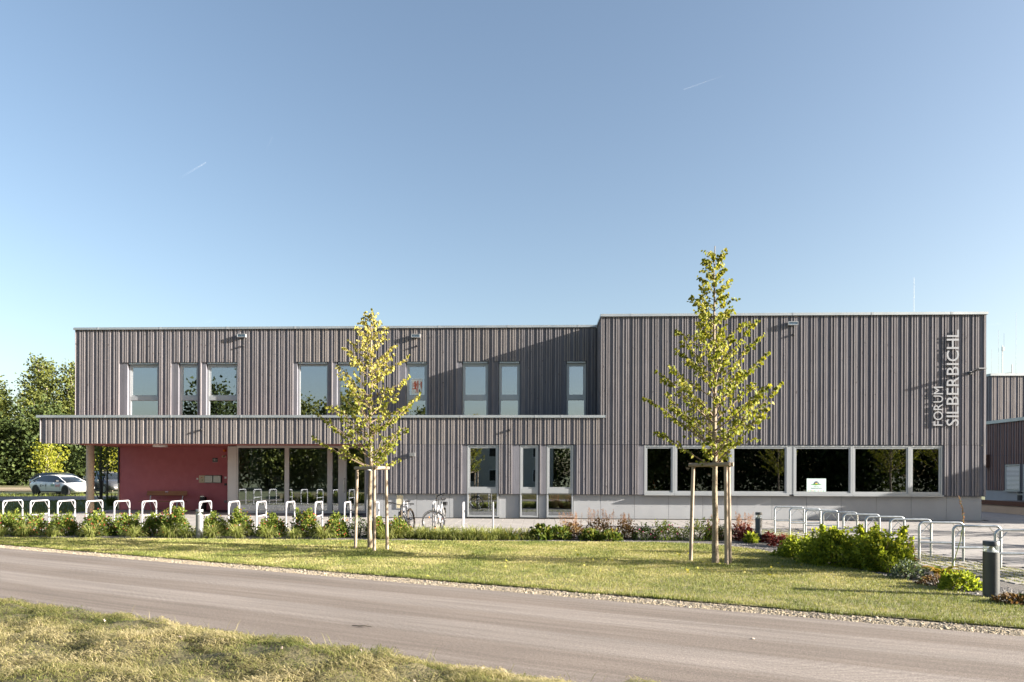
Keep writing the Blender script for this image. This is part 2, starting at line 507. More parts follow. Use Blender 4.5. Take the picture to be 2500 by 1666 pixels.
MT = dict(
    batten=woodm('weathered_batten', (.200, .188, .198), (.148, .140, .150), (.06, .05, .05), .14),
    board=woodm('shaded_weathered_board', (.138, .140, .162), (.104, .106, .126), (.04, .037, .038), .18, boards=.1297),  # recessed boards darker and bluer than the battens, their shade put into the colour
    plinth=pm('fibre_cement', (.298, .310, .330), (.275, .287, .306), 2.0, .75, c3=(.25, .26, .28), s3=150, rnd=.03),
    zinc=pm('zinc_sheet', (.40, .43, .45), (.33, .36, .38), 1.2, .42, .55),
    alu=pm('light_aluminium', (.36, .38, .40), (.335, .355, .375), 1.0, .38, .35),
    aluwarm=pm('beige_aluminium', (.58, .55, .53), (.55, .52, .505), 1.0, .5, .1),
    red=pm('red_render', (.51, .168, .19), (.475, .15, .172), 3, .85, bump=.15, bscale=180),
    redsoff=pm('red_soffit', (.52, .16, .13), (.50, .15, .125), 1, .6),
    conc=pm('column_concrete', (.56, .47, .38), (.47, .39, .31), 2.5, .8, c3=(.36, .30, .24), s3=24),
    whitepaint=pm('number_white', (.7, .7, .7), None, 3, .5),
    dark=pm('dark_trim', (.035, .036, .04), None, 3, .6),
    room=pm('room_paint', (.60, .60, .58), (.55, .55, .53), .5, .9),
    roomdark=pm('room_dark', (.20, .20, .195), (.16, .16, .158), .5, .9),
    roofing=pm('roof_gravel', (.2, .19, .18), (.14, .135, .13), 8, .95),
    glass=glassm('window_glass', .27, (.72, .77, .75)),
    glassup=glassm('upper_window_glass', .40, (.45, .48, .50)),
    glassdk=glassm('dark_window_glass', .17, (.30, .33, .32)),
    galv=pm('galvanised_steel', (.50, .53, .54), (.36, .39, .41), 14, .38, .7),
    whiterack=pm('white_painted_steel', (.38, .375, .395), (.345, .34, .355), 6, .35),
    greytape=pm('grey_band', (.28, .30, .32), None, 6, .5),
    anth=pm('anthracite_metal', (.050, .056, .060), (.042, .047, .052), 5, .45, .2),
    ltgrey=pm('grey_metal', (.22, .225, .23), (.19, .195, .2), 5, .4, .3),
    clear=glassm('clear_plastic', .10, (.88, .90, .90), 0),
    white=pm('white_paint', (.78, .78, .76), (.74, .74, .73), 3, .4),
    cream=pm('cream_panel', (.62, .55, .38), None, 3, .5),
    steel=pm('brushed_steel', (.42, .40, .38), (.36, .345, .33), 6, .35, .8, stretch=(.1, 1, 8)),
    benchwood=woodm('bench_wood', (.30, .155, .085), (.22, .11, .06), (.10, .045, .02), .10, vert=False),
    greybench=woodm('grey_bench_wood', (.22, .17, .14), (.16, .12, .10), (.08, .06, .05), .10, vert=False),
    darkwood=woodm('dark_plank', (.13, .075, .055), (.09, .05, .04), (.04, .025, .02), .1, vert=False),
    black=pm('black_plastic', (.018, .018, .02), None, 5, .45),
    rubber=pm('tyre_rubber', (.022, .021, .021), (.03, .028, .026), 30, .85),
    tread=pm('dusty_tyre', (.085, .066, .047), (.05, .04, .03), 40, .9),
    chrome=pm('bright_metal', (.62, .62, .62), (.5, .5, .5), 9, .25, .9),
    orange=pm('orange_reflector', (.85, .22, .02), None, 9, .35),
    redlamp=pm('red_lamp', (.55, .03, .02), None, 5, .3),
    bikewhite=pm('white_frame_paint', (.50, .50, .52), None, 5, .3),
    bikedark=pm('dark_frame_paint', (.03, .032, .038), None, 5, .3),
    slab=pm('concrete_slab', (.285, .268, .255), (.248, .233, .222), 3.2, .85, rnd=.07, c3=(.215, .202, .192), s3=90, bump=.12, bscale=160),
    slabbed=pm('slab_joint', (.13, .115, .095), (.10, .09, .075), 9, .95),
    gravel=pm('gravel_bed', (.28, .235, .175), (.20, .165, .125), 30, .95, bump=.5, bscale=60, c3=(.33, .30, .25), s3=70),
    mulch=pm('bed_mulch', (.11, .10, .09), (.075, .066, .058), 14, .95, bump=.6, bscale=50, c3=(.2, .19, .18), s3=60),
    paver=pm('grass_paver', (.155, .15, .085), (.19, .175, .12), 3.0, .95, bump=.5, bscale=30, c3=(.10, .115, .04), s3=16),
    soil=pm('lawn_soil', (.20, .185, .085), (.26, .225, .12), 1.1, .95, bump=.6, bscale=60, c3=(.10, .115, .03), s3=30),
    thatch=pm('bank_thatch', (.085, .075, .032), (.13, .11, .052), 5, .95, bump=.8, bscale=40, c3=(.035, .036, .015), s3=14),
    meadow=pm('meadow_green', (.065, .085, .028), (.09, .10, .035), .35, .95, bump=.5, bscale=6, c3=(.12, .12, .05), s3=3),
    fielddry=pm('stubble_field', (.26, .20, .12), (.21, .165, .10), .2, .95, stretch=(.3, 3, 1)),
    fieldgreen=pm('pale_field', (.16, .16, .065), (.20, .18, .08), .12, .95, stretch=(.3, 3, 1)),
    farroad=pm('far_asphalt', (.125, .12, .115), (.105, .10, .098), .6, .9),
    curtain=pm('curtain_cloth', (.55, .56, .56), (.5, .51, .52), 1, .9),
    paper=pm('poster_paper', (.70, .72, .68), (.66, .68, .65), 3, .6),
    tealpaper=pm('teal_sign_sheet', (.56, .70, .68), (.52, .66, .64), 3, .6),
    lion=pm('poster_red', (.50, .10, .04), (.42, .08, .035), 8, .7),
    ink=pm('print_black', (.02, .02, .025), None, 5, .7),
    petal=pm('print_violet', (.04, .03, .10), None, 5, .7),
    yellow=pm('print_yellow', (.75, .48, .03), None, 5, .7),
    green=pm('print_green', (.06, .28, .04), None, 5, .7),
    rodgrey=pm('weathered_rod', (.15, .15, .155), None, 9, .5, .3),
    letter=pm('letter_metal', (.30, .31, .335), (.275, .285, .31), 3, .45, .2),
    plate=pm('dark_plate', (.03, .035, .05), None, 5, .4),
    carwhite=pm('car_white', (.76, .77, .78), None, .2, .18),
    carblack=pm('car_black', (.02, .021, .024), None, .2, .15),
    cargrey=pm('car_grey', (.10, .105, .115), None, .2, .2, .5),
    carblue=pm('car_blue', (.30, .42, .52), None, .2, .2, .4),
    carglass=pm('car_glass', (.015, .018, .02), None, .2, .04, spec=.8),
    bark=pm('smooth_bark', (.27, .22, .155), (.19, .15, .10), 9, .85, bump=.5, bscale=50, stretch=(1, 1, .4), c3=(.10, .075, .05), s3=28),
    twig=pm('twig_bark', (.20, .145, .10), (.14, .10, .07), 14, .8),
    stake=woodm('stake_wood', (.30, .245, .19), (.22, .18, .14), (.10, .075, .05), .06),
    darkbark=pm('forest_bark', (.12, .10, .08), (.075, .062, .05), 4, .9, bump=.5, bscale=12),
    palebark=pm('poplar_bark', (.34, .30, .25), (.22, .19, .16), 2, .85, stretch=(1, 1, .3)),
    stem=pm('shrub_stem', (.11, .075, .045), (.08, .055, .03), 8, .85),
    housewall=pm('pale_render', (.55, .53, .48), (.5, .48, .44), 1, .85),
    rooftile=pm('roof_tile', (.13, .07, .05), (.09, .05, .04), 6, .85, stretch=(1, 6, 6)),
    manhole=pm('rusty_cover', (.20, .085, .045), (.14, .06, .035), 12, .8, bump=.4, bscale=60),
    bag=pm('dark_mat', (.03, .03, .032), None, 40, .95),
)
LF = dict(
    lime=leafm('lime_leaf', [(.085, .115, .012), (.15, .18, .018), (.235, .245, .03), (.33, .31, .07), (.38, .34, .12)], .36, tcol=(1.2, 1.15, .6)),
    limedry=leafm('lime_leaf_dry', [(.20, .19, .03), (.34, .29, .06), (.45, .34, .12), (.38, .22, .08)], .45, tcol=(1.2, 1.1, .7)),
    rose=leafm('rose_leaf', [(.03, .055, .010), (.095, .14, .024), (.19, .235, .042), (.31, .30, .065)], .42),
    redfl=leafm('red_blossom', [(.42, .05, .03), (.58, .16, .08), (.55, .10, .10), (.62, .30, .12)], .25, tcol=(1.2, .9, .8)),
    pinkfl=leafm('pink_blossom', [(.55, .07, .22), (.68, .16, .32)], .25, tcol=(1.2, .9, 1)),
    sedge=leafm('sedge_blade', [(.10, .135, .025), (.20, .23, .055), (.34, .34, .13)], .3),
    darkgreen=leafm('dark_leaf', [(.02, .038, .01), (.045, .075, .015), (.08, .11, .02)], .2),
    peony=leafm('peony_leaf', [(.04, .075, .015), (.085, .125, .022), (.15, .17, .03), (.20, .13, .03)], .3),
    astilbe=leafm('astilbe_plume', [(.24, .11, .05), (.36, .18, .09), (.42, .27, .13)], .35, tcol=(1.2, 1, .8)),
    russet=leafm('russet_leaf', [(.06, .04, .02), (.13, .075, .035), (.19, .13, .045), (.08, .10, .03)], .3, tcol=(1.2, 1, .7)),
    heuchera=leafm('dark_red_leaf', [(.07, .015, .015), (.14, .03, .025), (.22, .07, .04)], .25, tcol=(1.3, .9, .8)),
    bright=leafm('bright_shrub_leaf', [(.07, .115, .014), (.18, .235, .028), (.30, .345, .045), (.40, .38, .07)], .5),
    hosta=leafm('hosta_leaf', [(.12, .17, .02), (.25, .26, .04), (.38, .29, .06), (.30, .17, .05)], .35),
    bluegreen=leafm('bluish_leaf', [(.05, .08, .05), (.10, .135, .085), (.16, .19, .12)], .25),
    poplar=leafm('poplar_leaf', [(.045, .064, .017), (.10, .12, .028), (.165, .18, .045), (.25, .215, .055)], .3),
    oak=leafm('oak_leaf', [(.022, .036, .011), (.05, .072, .02), (.085, .105, .03)], .25),
    young=leafm('young_tree_leaf', [(.16, .19, .02), (.27, .28, .035), (.36, .33, .05)], .45),
    grass=leafm('lawn_blade', [(.09, .125, .025), (.19, .215, .058), (.325, .31, .115), (.46, .40, .21)], .25),
    hay=leafm('cut_grass', [(.06, .085, .018), (.155, .165, .045), (.275, .245, .105), (.46, .39, .22)], .2),
    verge=leafm('verge_grass', [(.08, .11, .02), (.15, .17, .035), (.25, .23, .07)], .25),
)

# ------------------------------------------------------------------ ground, road, paving
def struct(name, mb, m, kind='structure', **k):
    return obj(name, mb, m, kind=kind, **k)

gx = sorted(set([-3000, -900, -400, -220, -150, -120] + list(range(-100, -10, 4)) + [0, 20, 60, 140, 400, 3000]))
gy = sorted(set([-3000, -400, -100, -40, 0, 20] + list(range(24, 64, 3)) + [75, 90, 120, 160, 240, 400, 900, 3000]))
b = MB()
V = [(x, y, float(gz(x, y)) - .06) for y in gy for x in gx]
nx = len(gx)
b.add(V, [(j * nx + i, j * nx + i + 1, (j + 1) * nx + i + 1, (j + 1) * nx + i) for j in range(len(gy) - 1) for i in range(nx - 1)])
struct('ground', b, MT['meadow'])

RA = rad(-23.5)                                     # direction of the road
rn = np.array([.3987, .9171]); rt = np.array([.9171, -.3987])
def rp(t, n):                                        # along the road, across it (n from the camera)
    q = rt * t + rn * n
    return (float(q[0]), float(q[1]))
# asphalt: object space x runs along the road, y across it
def road_mat():
    m, nt, p, out = new_mat('dusty_asphalt')
    tc = nt.nodes.new('ShaderNodeTexCoord')
    sx = nt.nodes.new('ShaderNodeSeparateXYZ')
    nt.links.new(tc.outputs['Object'], sx.inputs[0])
    # broad lighter tracks where tyres have ground dust into the surface
    wob = nt.nodes.new('ShaderNodeMath'); wob.operation = 'MULTIPLY_ADD'
    wob.inputs[1].default_value = .35
    nt.links.new(noise(nt, .22, (1, .2, 1), 2), wob.inputs[0])
    nt.links.new(sx.outputs[1], wob.inputs[2])
    mp = nt.nodes.new('ShaderNodeMapRange')
    mp.inputs[1].default_value, mp.inputs[2].default_value = -1.95 + .17, 1.95 + .17
    nt.links.new(wob.outputs[0], mp.inputs[0])
    tracks = ramp(nt, mp.outputs[0], [(0, .25), (.08, .30), (.13, .0), (.26, .05), (.30, .78), (.44, .85), (.47, .05), (.60, .10), (.64, .85), (.77, .70), (.80, .0), (.90, .08), (.94, .55), (1, .5)])
    # fine arcs left by turning wheels in the lighter tracks
    wv = nt.nodes.new('ShaderNodeTexWave')
    wv.wave_type = 'BANDS'
    wv.bands_direction = 'X'
    wv.inputs['Scale'].default_value = 2.1
    wv.inputs['Distortion'].default_value = 2.6
    wv.inputs['Detail'].default_value = 3
    wv.inputs['Detail Scale'].default_value = 1.4
    fr = nt.nodes.new('ShaderNodeMath'); fr.operation = 'PINGPONG'; fr.inputs[1].default_value = .62
    nt.links.new(sx.outputs[1], fr.inputs[0])
    sq = nt.nodes.new('ShaderNodeMath'); sq.operation = 'POWER'; sq.inputs[1].default_value = 2
    nt.links.new(fr.outputs[0], sq.inputs[0])
    ml_ = nt.nodes.new('ShaderNodeMath'); ml_.operation = 'MULTIPLY_ADD'; ml_.inputs[1].default_value = 1.7
    nt.links.new(sq.outputs[0], ml_.inputs[0]); nt.links.new(sx.outputs[0], ml_.inputs[2])
    cmb = nt.nodes.new('ShaderNodeCombineXYZ')
    nt.links.new(ml_.outputs[0], cmb.inputs[0])
    nt.links.new(sx.outputs[1], cmb.inputs[1])
    nt.links.new(cmb.outputs[0], wv.inputs['Vector'])
    patch = ramp(nt, noise(nt, .5, (1, 1.5, 1), 2), [(.40, 0), (.62, 1)])
    arcs = mixc(nt, mixc(nt, 1.0, tracks, patch, 'MULTIPLY'), (.5, .5, .5), wv.outputs['Fac'])
    col = mixc(nt, tracks, (.158, .133, .116), (.212, .187, .170))
    col = mixc(nt, .10, col, arcs, 'OVERLAY')
    col = mixc(nt, .5, col, ramp(nt, noise(nt, .7, (.4, 1, 1), 4), [(.3, .40), (.7, .62)]), 'OVERLAY')
    strk = ramp(nt, noise(nt, 9, (.035, 1, 1), 3), [(.32, .36), (.68, .64)])
    col = mixc(nt, .55, col, strk, 'OVERLAY')
    agg = ramp(nt, noise(nt, 34, (1, 1, 1), 3), [(.3, .34), (.7, .66)])
    col = mixc(nt, .55, col, agg, 'OVERLAY')
    grain = ramp(nt, noise(nt, 85, (1, 1, 1), 3), [(.3, .22), (.5, .5), (.7, .76)])
    col = mixc(nt, .75, col, grain, 'OVERLAY')
    pits = ramp(nt, noise(nt, 75, (1, 1, 1), 1), [(.27, 1), (.34, 0)])
    col = mixc(nt, pits, col, (.055, .047, .042))
    nt.links.new(col, p.inputs['Base Color'])
    p.inputs['Roughness'].default_value = .9
    p.inputs['Specular IOR Level'].default_value = .2
    bumpn(nt, p, noise(nt, 130, (1, 1, 1), 3), .55, .006)
    return m
b = MB()
N = 60
xs = np.linspace(-60, 40, N)
jag = lambda t, s: .05 * (fnoise(np.array([t * 1.3 + s]), np.array([s * 1.0]))[0] - .5) * 2
lo = [(t, -1.95 + jag(t, 3), 0) for t in xs]
hi = [(t, 1.93 + jag(t, 11) * .5, 0) for t in xs]
b.add(lo + hi, [(i, i + 1, N + i + 1, N + i) for i in range(N - 1)])
rc = rp(0, 7.25)
o = struct('road', b, road_mat())
o.location = (rc[0], rc[1], .0)
o.rotation_euler = (0, 0, RA)

LAWN = [rp(-28, 9.68), rp(2.6, 9.68), (6.62, 8.6), (6.47, 9.9), (6.25, 11.2), (6.0, 12.6), (5.5, 15.2), (5.1, 16.6), (4.2, 17.7), (3.0, 17.98), (-22, 17.98)]
LAWN[0] = (-18.0, 18.3)
BANKP = [rp(-40, 5.28), rp(-40, -14), rp(24, -14), rp(24, 5.28)]
struct('verge', MB().poly([rp(-34, 9.05), rp(20, 9.05), rp(20, 9.75), rp(-34, 9.75)], -.012), MT['gravel'])
struct('lawn', MB().poly(LAWN, .004), MT['soil'])
struct('flower_bed', MB().poly([(-26, 17.9), (4.2, 17.6), (5.0, 16.5), (5.4, 15.1), (5.9, 12.6), (6.15, 11.2), (6.4, 9.8), (6.6, 8.2), (9.5, 7.6), (8.1, 10.2), (7.5, 13.0), (7.25, 16), (7.1, 18), (6.6, 20.6), (-26, 20.6)], -.004), MT['mulch'])
PAV_L = [(-26, 20.55), (6.7, 20.55), (7.2, 22.45), (-26, 22.45)]
PAV_R = [(7.05, 17.9), (7.5, 13.0), (8.1, 10.2), (9.2, 7.7), (10.6, 7.7), (9.35, 11.0), (8.75, 15.5), (8.4, 20.55), (8.2, 22.45), (7.2, 22.45), (6.6, 20.55)]
struct('grass_pavers', MB().poly(PAV_L, .0), MT['paver'])
struct('grass_pavers', MB().poly(PAV_R, .002), MT['paver'])
# the mown bank this side of the road, uneven
nbx, nby = 180, 110
tt = np.linspace(-22, 14, nbx); nn = np.linspace(5.30, -3, nby)
def bankz(t, n):
    e = sstep(0, .7, 5.3 - np.asarray(n, float))
    return -.03 + e * (.05 + .16 * fnoise(np.asarray(t) * 1.1 + 20, np.asarray(n) * 1.1 + 20) + .20 * fnoise(np.asarray(t) * 3.2 + 5, np.asarray(n) * 3.2 + 5))
b = MB()
for n in nn:
    z = bankz(tt, np.full(nbx, n))
    b.v += [(*rp(t, n + .07 * (fnoise(np.array([t * 2.0]), np.array([2.0]))[0] - .5) * 2), float(q)) for t, q in zip(tt, z)]
b.f = [(j * nbx + i, (j + 1) * nbx + i, (j + 1) * nbx + i + 1, j * nbx + i + 1) for j in range(nby - 1) for i in range(nbx - 1)]
b.m = [0] * len(b.f)
struct('bank', b, MT['thatch'], smooth=True)

# the plaza: every slab proud of dark joints
PLAZA_R = [(8.2, 22.45), (8.4, 20.55), (8.75, 15.5), (9.35, 11.0), (10.6, 7.7), (34, 7.7), (34, 48), (17.6, 48), (17.6, 27.5), (8.2, 27.5)]
plaza = struct('plaza', MB().poly([(-30, 22.4), (34, 22.4), (34, 50), (17.3, 50), (17.3, 27.7), (-30, 27.7)], -.02)
               .poly([(8.2, 22.4), (8.4, 20.55), (8.75, 15.5), (9.35, 11.0), (10.6, 7.7), (34, 7.7), (34, 22.4)], -.02)
               .poly([(-21.2, 27.7), (-7.0, 27.7), (-7.0, 32.3), (-21.2, 32.3)], -.02), MT['slabbed'])
SL = .4
sm = MB().bev(-.196, .196, -.196, .196, -.018, 0, .006).mesh('slab')
sm.materials.append(MT['slab'])
few, rest = [], MB()
xs = np.arange(-29.8, 8.2, SL) + .2
for j in range(13):
    y = 22.65 + j * SL
    if y > 27.4:
        break
    for x in xs:
        if j < 6 and -11.8 < x < 8.2 and len(few) < 300:
            few.append((x, y))
        else:
            h = .0015 * rng.normal()
            rest.bev(x - .196, x + .196, y - .196, y + .196, -.018, h, .006)
for x, y in few:
    o = obj('slab', sm, None, plaza, loc=(x, y, .0012 * rng.normal()))
for x in np.arange(-20.6, -7.2, SL) + .2:
    for j in range(12):
        y = 22.65 + (12 + j) * SL
        if y < 32.2:
            rest.bev(x - .196, x + .196, y - .196, y + .196, -.018, .0015 * rng.normal(), .006)
# the square to the right is laid in longer narrow pavers
for j in range(130):
    y = 8.0 + j * .3
    off = (j % 2) * .3
    for x in np.arange(8.2, 33.4, .6) + off:
        if y < 47 and inside(PLAZA_R, np.array([x, x + .6]), np.array([y, y])).all():
            rest.bev(x + .004, x + .596, y + .004, y + .296, -.018, .0025 * rng.normal(), .006)
obj('slabs', rest, MT['slab'], plaza, kind='stuff')
tag(obj('manhole_cover', MB().lathe([(0, .012), (.30, .012), (.34, .004)][::-1], (0, 0, 0), 28), MT['manhole'], loc=(-5.35, 24.6, 0)), 'round rust brown manhole cover in the pale paving by the mountain bike', 'manhole cover')

# ------------------------------------------------------------------ the building (local y = 0 is the face of the battens of the front)
BY = 27.4
B = thing('timber_clad_building', 'long two storey building clad in grey timber battens with taller right block', 'building', (0, BY, 0))
BATW, PITCH, OFFS = .051, .3885, (0.0, .119, .201)
BD = .045                                             # depth of a batten
Wx = [(-18.143, -16.80), (-15.853, -15.02), (-14.609, -13.24), (-10.559, -9.24), (-8.802, -7.80), (-5.789, -4.897), (-3.345, -2.236), (-1.756, -.866), (1.155, 1.985)]
Gx = [(-2.914, -1.645), (-.779, -.046), (.292, 1.357)]
ZT, ZJ = 6.645, 2.972
RB = (4.17, 15.80, .94, 2.958)                        # the band of windows on the right
up_holes = [(a - .02, c + .02, 3.2, ZT) for a, c in Wx]
lo_holes = [(a - .02, c + .02, .0, 2.968) for a, c in Gx] + [RB]

batt = []                                             # (x, y front, z0, z1)
def battens(x0, x1, y, z0, z1, holes, phase=0.0):
    k0 = int((x0 - phase) / PITCH) - 1
    for k in range(k0, int((x1 - phase) / PITCH) + 2):
        for of in OFFS:
            x = phase + k * PITCH + of + .0025 * rng.normal()
            if x - BATW / 2 < x0 or x + BATW / 2 > x1:
                continue
            segs = [(z0, z1)]
            for hx0, hx1, hz0, hz1 in holes:
                if hx0 - .17 < x + BATW / 2 and x - BATW / 2 < hx1:
                    cut_only_top = x + BATW / 2 < hx0 - .02
                    nsegs = []
                    for s0, s1 in segs:
                        if hz0 > s0 + .01:
                            nsegs.append((s0, min(s1, hz0)))
                        if hz1 < s1 - .01:
                            nsegs.append((max(s0, hz1), s1))
                    segs = [s for s in nsegs if s[1] - s[0] > .02]
            batt.extend((x, y, s0, s1) for s0, s1 in segs)
battens(2.53, 17.34, 0, ZJ + .012, 8.085, [], 2.56)                      # right block
nA = len(batt)
battens(-20.44, 2.40, 1.95, 3.6, 8.085, up_holes, -20.30)                # set-back upper storey
nB = len(batt)
battens(-20.56, 2.53, 0, ZJ + .012, 4.045, [], 2.56)                     # ledge
battens(-6.97, 17.34, 0, .985, ZJ, lo_holes, 2.56)                       # ground floor
cache = {}
stuffb = MB()
order = list(range(nA)) + list(range(nA, nB)) + list(range(nB, len(batt)))
order.sort(key=lambda i: -(batt[i][3] - batt[i][2]))
for rank, i in enumerate(order):
    x, y, z0, z1 = batt[i]
    if rank < 298:
        key = (round(z1 - z0, 3), round(y, 2))
        if key not in cache:
            me = MB().box(-BATW / 2, BATW / 2, 0, BD, 0, z1 - z0).mesh('batten')
            me.materials.append(MT['batten'])
            cache[key] = me
        o = obj('batten', cache[key], None, B, loc=(x, y + .0015 * rng.normal(), z0))
        o.rotation_euler = (0, .0006 * rng.normal(), 0)
    else:
        stuffb.box(x - BATW / 2, x + BATW / 2, y, y + BD, z0, z1)
obj('battens', stuffb, woodm('weathered_batten_mass', (.235, .215, .21), (.18, .165, .165), (.06, .05, .05), .14, boards=.0389), B, kind='stuff')
# battens on the return of the right block above the ledge
sb = MB()
for k in range(15):
    yy = .12 + k * .125
    sb.box(2.456, 2.495, yy, yy + .06, 4.16, 8.08)
obj('return_battens', sb, MT['batten'], B, kind='stuff')

def sheet(mb, x0, x1, y0, y1, z0, z1, holes):
    """a wall leaf cut round its openings"""
    xs_ = sorted({x0, x1, *[min(max(h[0], x0), x1) for h in holes], *[min(max(h[1], x0), x1) for h in holes]})
    for a, c in zip(xs_, xs_[1:]):
        zs = [(z0, z1)]
        for h in holes:
            if h[0] <= a + 1e-6 and h[1] >= c - 1e-6:
                n2 = []
                for s0, s1 in zs:
                    if h[2] > s0:
                        n2.append((s0, min(s1, h[2])))
                    if h[3] < s1:
                        n2.append((max(s0, h[3]), s1))
                zs = [s for s in n2 if s[1] - s[0] > 1e-4]
        for s0, s1 in zs:
            mb.box(a, c, y0, y1, s0, s1)
T = .16
w = MB()
sheet(w, 2.50, 17.38, BD, BD + T, ZJ + .012, 8.08, [])
sheet(w, -20.60, 2.50, BD, BD + .12, ZJ + .012, 4.04, [])
sheet(w, -7.03, 17.38, BD, BD + T, .985, ZJ, lo_holes)
sheet(w, -20.48, 2.50, 1.95 + BD, 1.95 + BD + T, 3.3, 8.08, up_holes)
w.box(2.495, 2.56, BD + T, 1.98, 4.05, 8.08)          # return of the right block
w.box(-20.62, -20.575, BD, 4.9, 3.04, 4.04)           # end of the canopy
w.box(-20.50, -20.44, 2.16, 12.5, 3.3, 8.08)          # end wall of the upper storey
w.box(17.32, 17.38, BD + T, 13, .95, 8.08)
obj('wall', w, MT['board'], B)
for q in ((2.44, 2.50, -.004, BD - .002, 4.16, 8.07), (17.345, 17.425, -.006, BD - .002, .965, 8.07), (-20.635, -20.60, -.004, .06, 3.05, 4.04), (-20.505, -20.482, 1.945, 2.05, 4.1, 8.07)):
    obj('corner_board', MB().box(*q), MT['batten'], B)
d = MB()
d.box(-6.99, 17.36, .05, .16, .972, .984)
obj('drip_edge', d, MT['dark'], B)

# parapet caps with their joint clips
caps = MB()
caps.box(2.415, 17.47, -.055, .40, 8.085, 8.185).box(2.415, 2.60, .405, 2.0, 8.085, 8.185)
caps.box(-20.56, 2.41, 1.90, 2.30, 8.085, 8.182).box(-20.56, -20.3, 2.305, 12.5, 8.085, 8.182)
caps.box(-20.755, 2.625, -.055, .26, 4.048, 4.150).box(-20.755, -20.50, .265, 1.94, 4.048, 4.150)
cap = obj('parapet_cap', caps, MT['zinc'], B)
cl = MB()
for x in (3.6, 6.9, 9.95, 13.0, 16.05):
    cl.box(x, x + .09, -.060, .41, 8.083, 8.190)
for x in (-19.5, -16.7, -13.7, -10.7, -7.6, -4.4, -1.4, 1.6):
    cl.box(x, x + .09, 1.895, 2.31, 8.083, 8.187)
for x in (-17.9, -15.1, -12.2, -9.2, -6.2, -3.2, -.2, .85):
    cl.box(x, x + .07, -.060, .27, 4.046, 4.155)
obj('joint_clip', cl, MT['alu'], cap)

# plinth panels
pe = [(-7.035, -6.335), (-6.335, -4.984), (-4.984, -3.633), (-3.633, -2.93), (-1.63, -.795), (-.03, .276), (1.373, 2.459), (2.459, 3.81), (3.81, 5.17), (5.17, 6.521), (6.521, 7.876), (7.876, 9.239),
      (9.239, 10.592), (10.592, 11.952), (11.952, 13.308), (13.308, 14.665), (14.665, 16.015), (16.015, 17.364)]
for a, c in pe:
    p_ = obj('plinth_panel', MB().box(a + .005, c - .005, .15, .172, .012, .969), MT['plinth'], B)
    if c - a > .6:
        s = MB()
        for x in (a + .06, (a + c) / 2, c - .06):
            for z in (.10, .50, .90):
                s.lathe([(0, -.003), (.009, -.002), (.009, .002)], (x, .149, z), 8, 'y')
        obj('screw', s, MT['ltgrey'], p_)
obj('plinth_back', MB().box(-7.03, -2.93, .174, .3, 0, .965).box(-1.63, -.795, .174, .3, 0, .965).box(-.03, .276, .174, .3, 0, .965).box(1.373, 17.36, .174, .3, 0, .965).box(17.33, 17.362, .3, 13, 0, .965), MT['dark'], B)

# ---- windows: a two-step frame, panes behind it
def ring(mb, x0, x1, z0, z1, y0, y1, wl, wr=None, wt=None, wb=None):
    wr, wt, wb = (wl if q is None else q for q in (wr, wt, wb))
    mb.box(x0, x0 + wl, y0, y1, z0, z1).box(x1 - wr, x1, y0, y1, z0, z1)
    mb.box(x0 + wl, x1 - wr, y0, y1, z1 - wt, z1).box(x0 + wl, x1 - wr, y0, y1, z0, z0 + wb)

def window(x0, x1, z0, z1, y, zt=None, glass='glass', sash=True, sill=None, fw=.055, parent=None):
    f = MB()
    ring(f, x0, x1, z0, z1, y, y + .09, fw)
    fields = [(z0 + fw, z1 - fw)]
    if zt:
        f.box(x0 + fw, x1 - fw, y, y + .09, zt[0], zt[1])
        fields = [(zt[1], z1 - fw), (z0 + fw, zt[0])]
    wo = obj('window', f, MT['alu'], parent or B)
    for k, (a, c) in enumerate(fields):
        sw = .062 if (sash and k == 0) else .02
        s = MB()
        ring(s, x0 + fw, x1 - fw, a, c, y + .022, y + .085, sw)
        obj('sash', s, MT['alu'], wo)
        obj('pane', MB().box(x0 + fw + sw, x1 - fw - sw, y + .045, y + .062, a + sw, c - sw), MT[glass], wo)
    if sill:
        obj('sill', MB().box(x0 - .01, x1 + .01, y - .10, y + .02, sill[0], sill[1]), MT['alu'], wo)
    return wo

YU = 1.95 + BD
for k, (a, c) in enumerate(Wx):
    window(a, c, 3.35, 6.56, YU + .13, None if k in (3, 4) else (5.0, 5.165), 'glassup', k not in (3, 4))
for a, c in Gx:
    window(a, c, .05, 2.945, .055, (1.02, 1.205), 'glass')
for x0, x1 in [(4.18, 5.362), (5.368, 7.600), (7.606, 9.835), (10.04, 12.32), (12.326, 14.54), (14.546, 15.79)]:
    window(x0, x1, 1.012, 2.952, .04, None, 'glassdk', True, (.958, 1.008), .06)
obj('window_band_panel', MB().box(9.838, 10.037, .05, .12, 1.012, 2.952), MT['alu'], B)
for a, c in Wx:                                       # shutter rail above each upper window
    bk = MB()
    bk.box(a + .02, c - .02, YU + .03, YU + .12, 6.565, 6.64)
    for x in (a + .12, c - .18):
        bk.box(x, x + .06, YU + .0, YU + .03, 6.57, 6.635)
    obj('shutter_rail', bk, MT['zinc'], B)

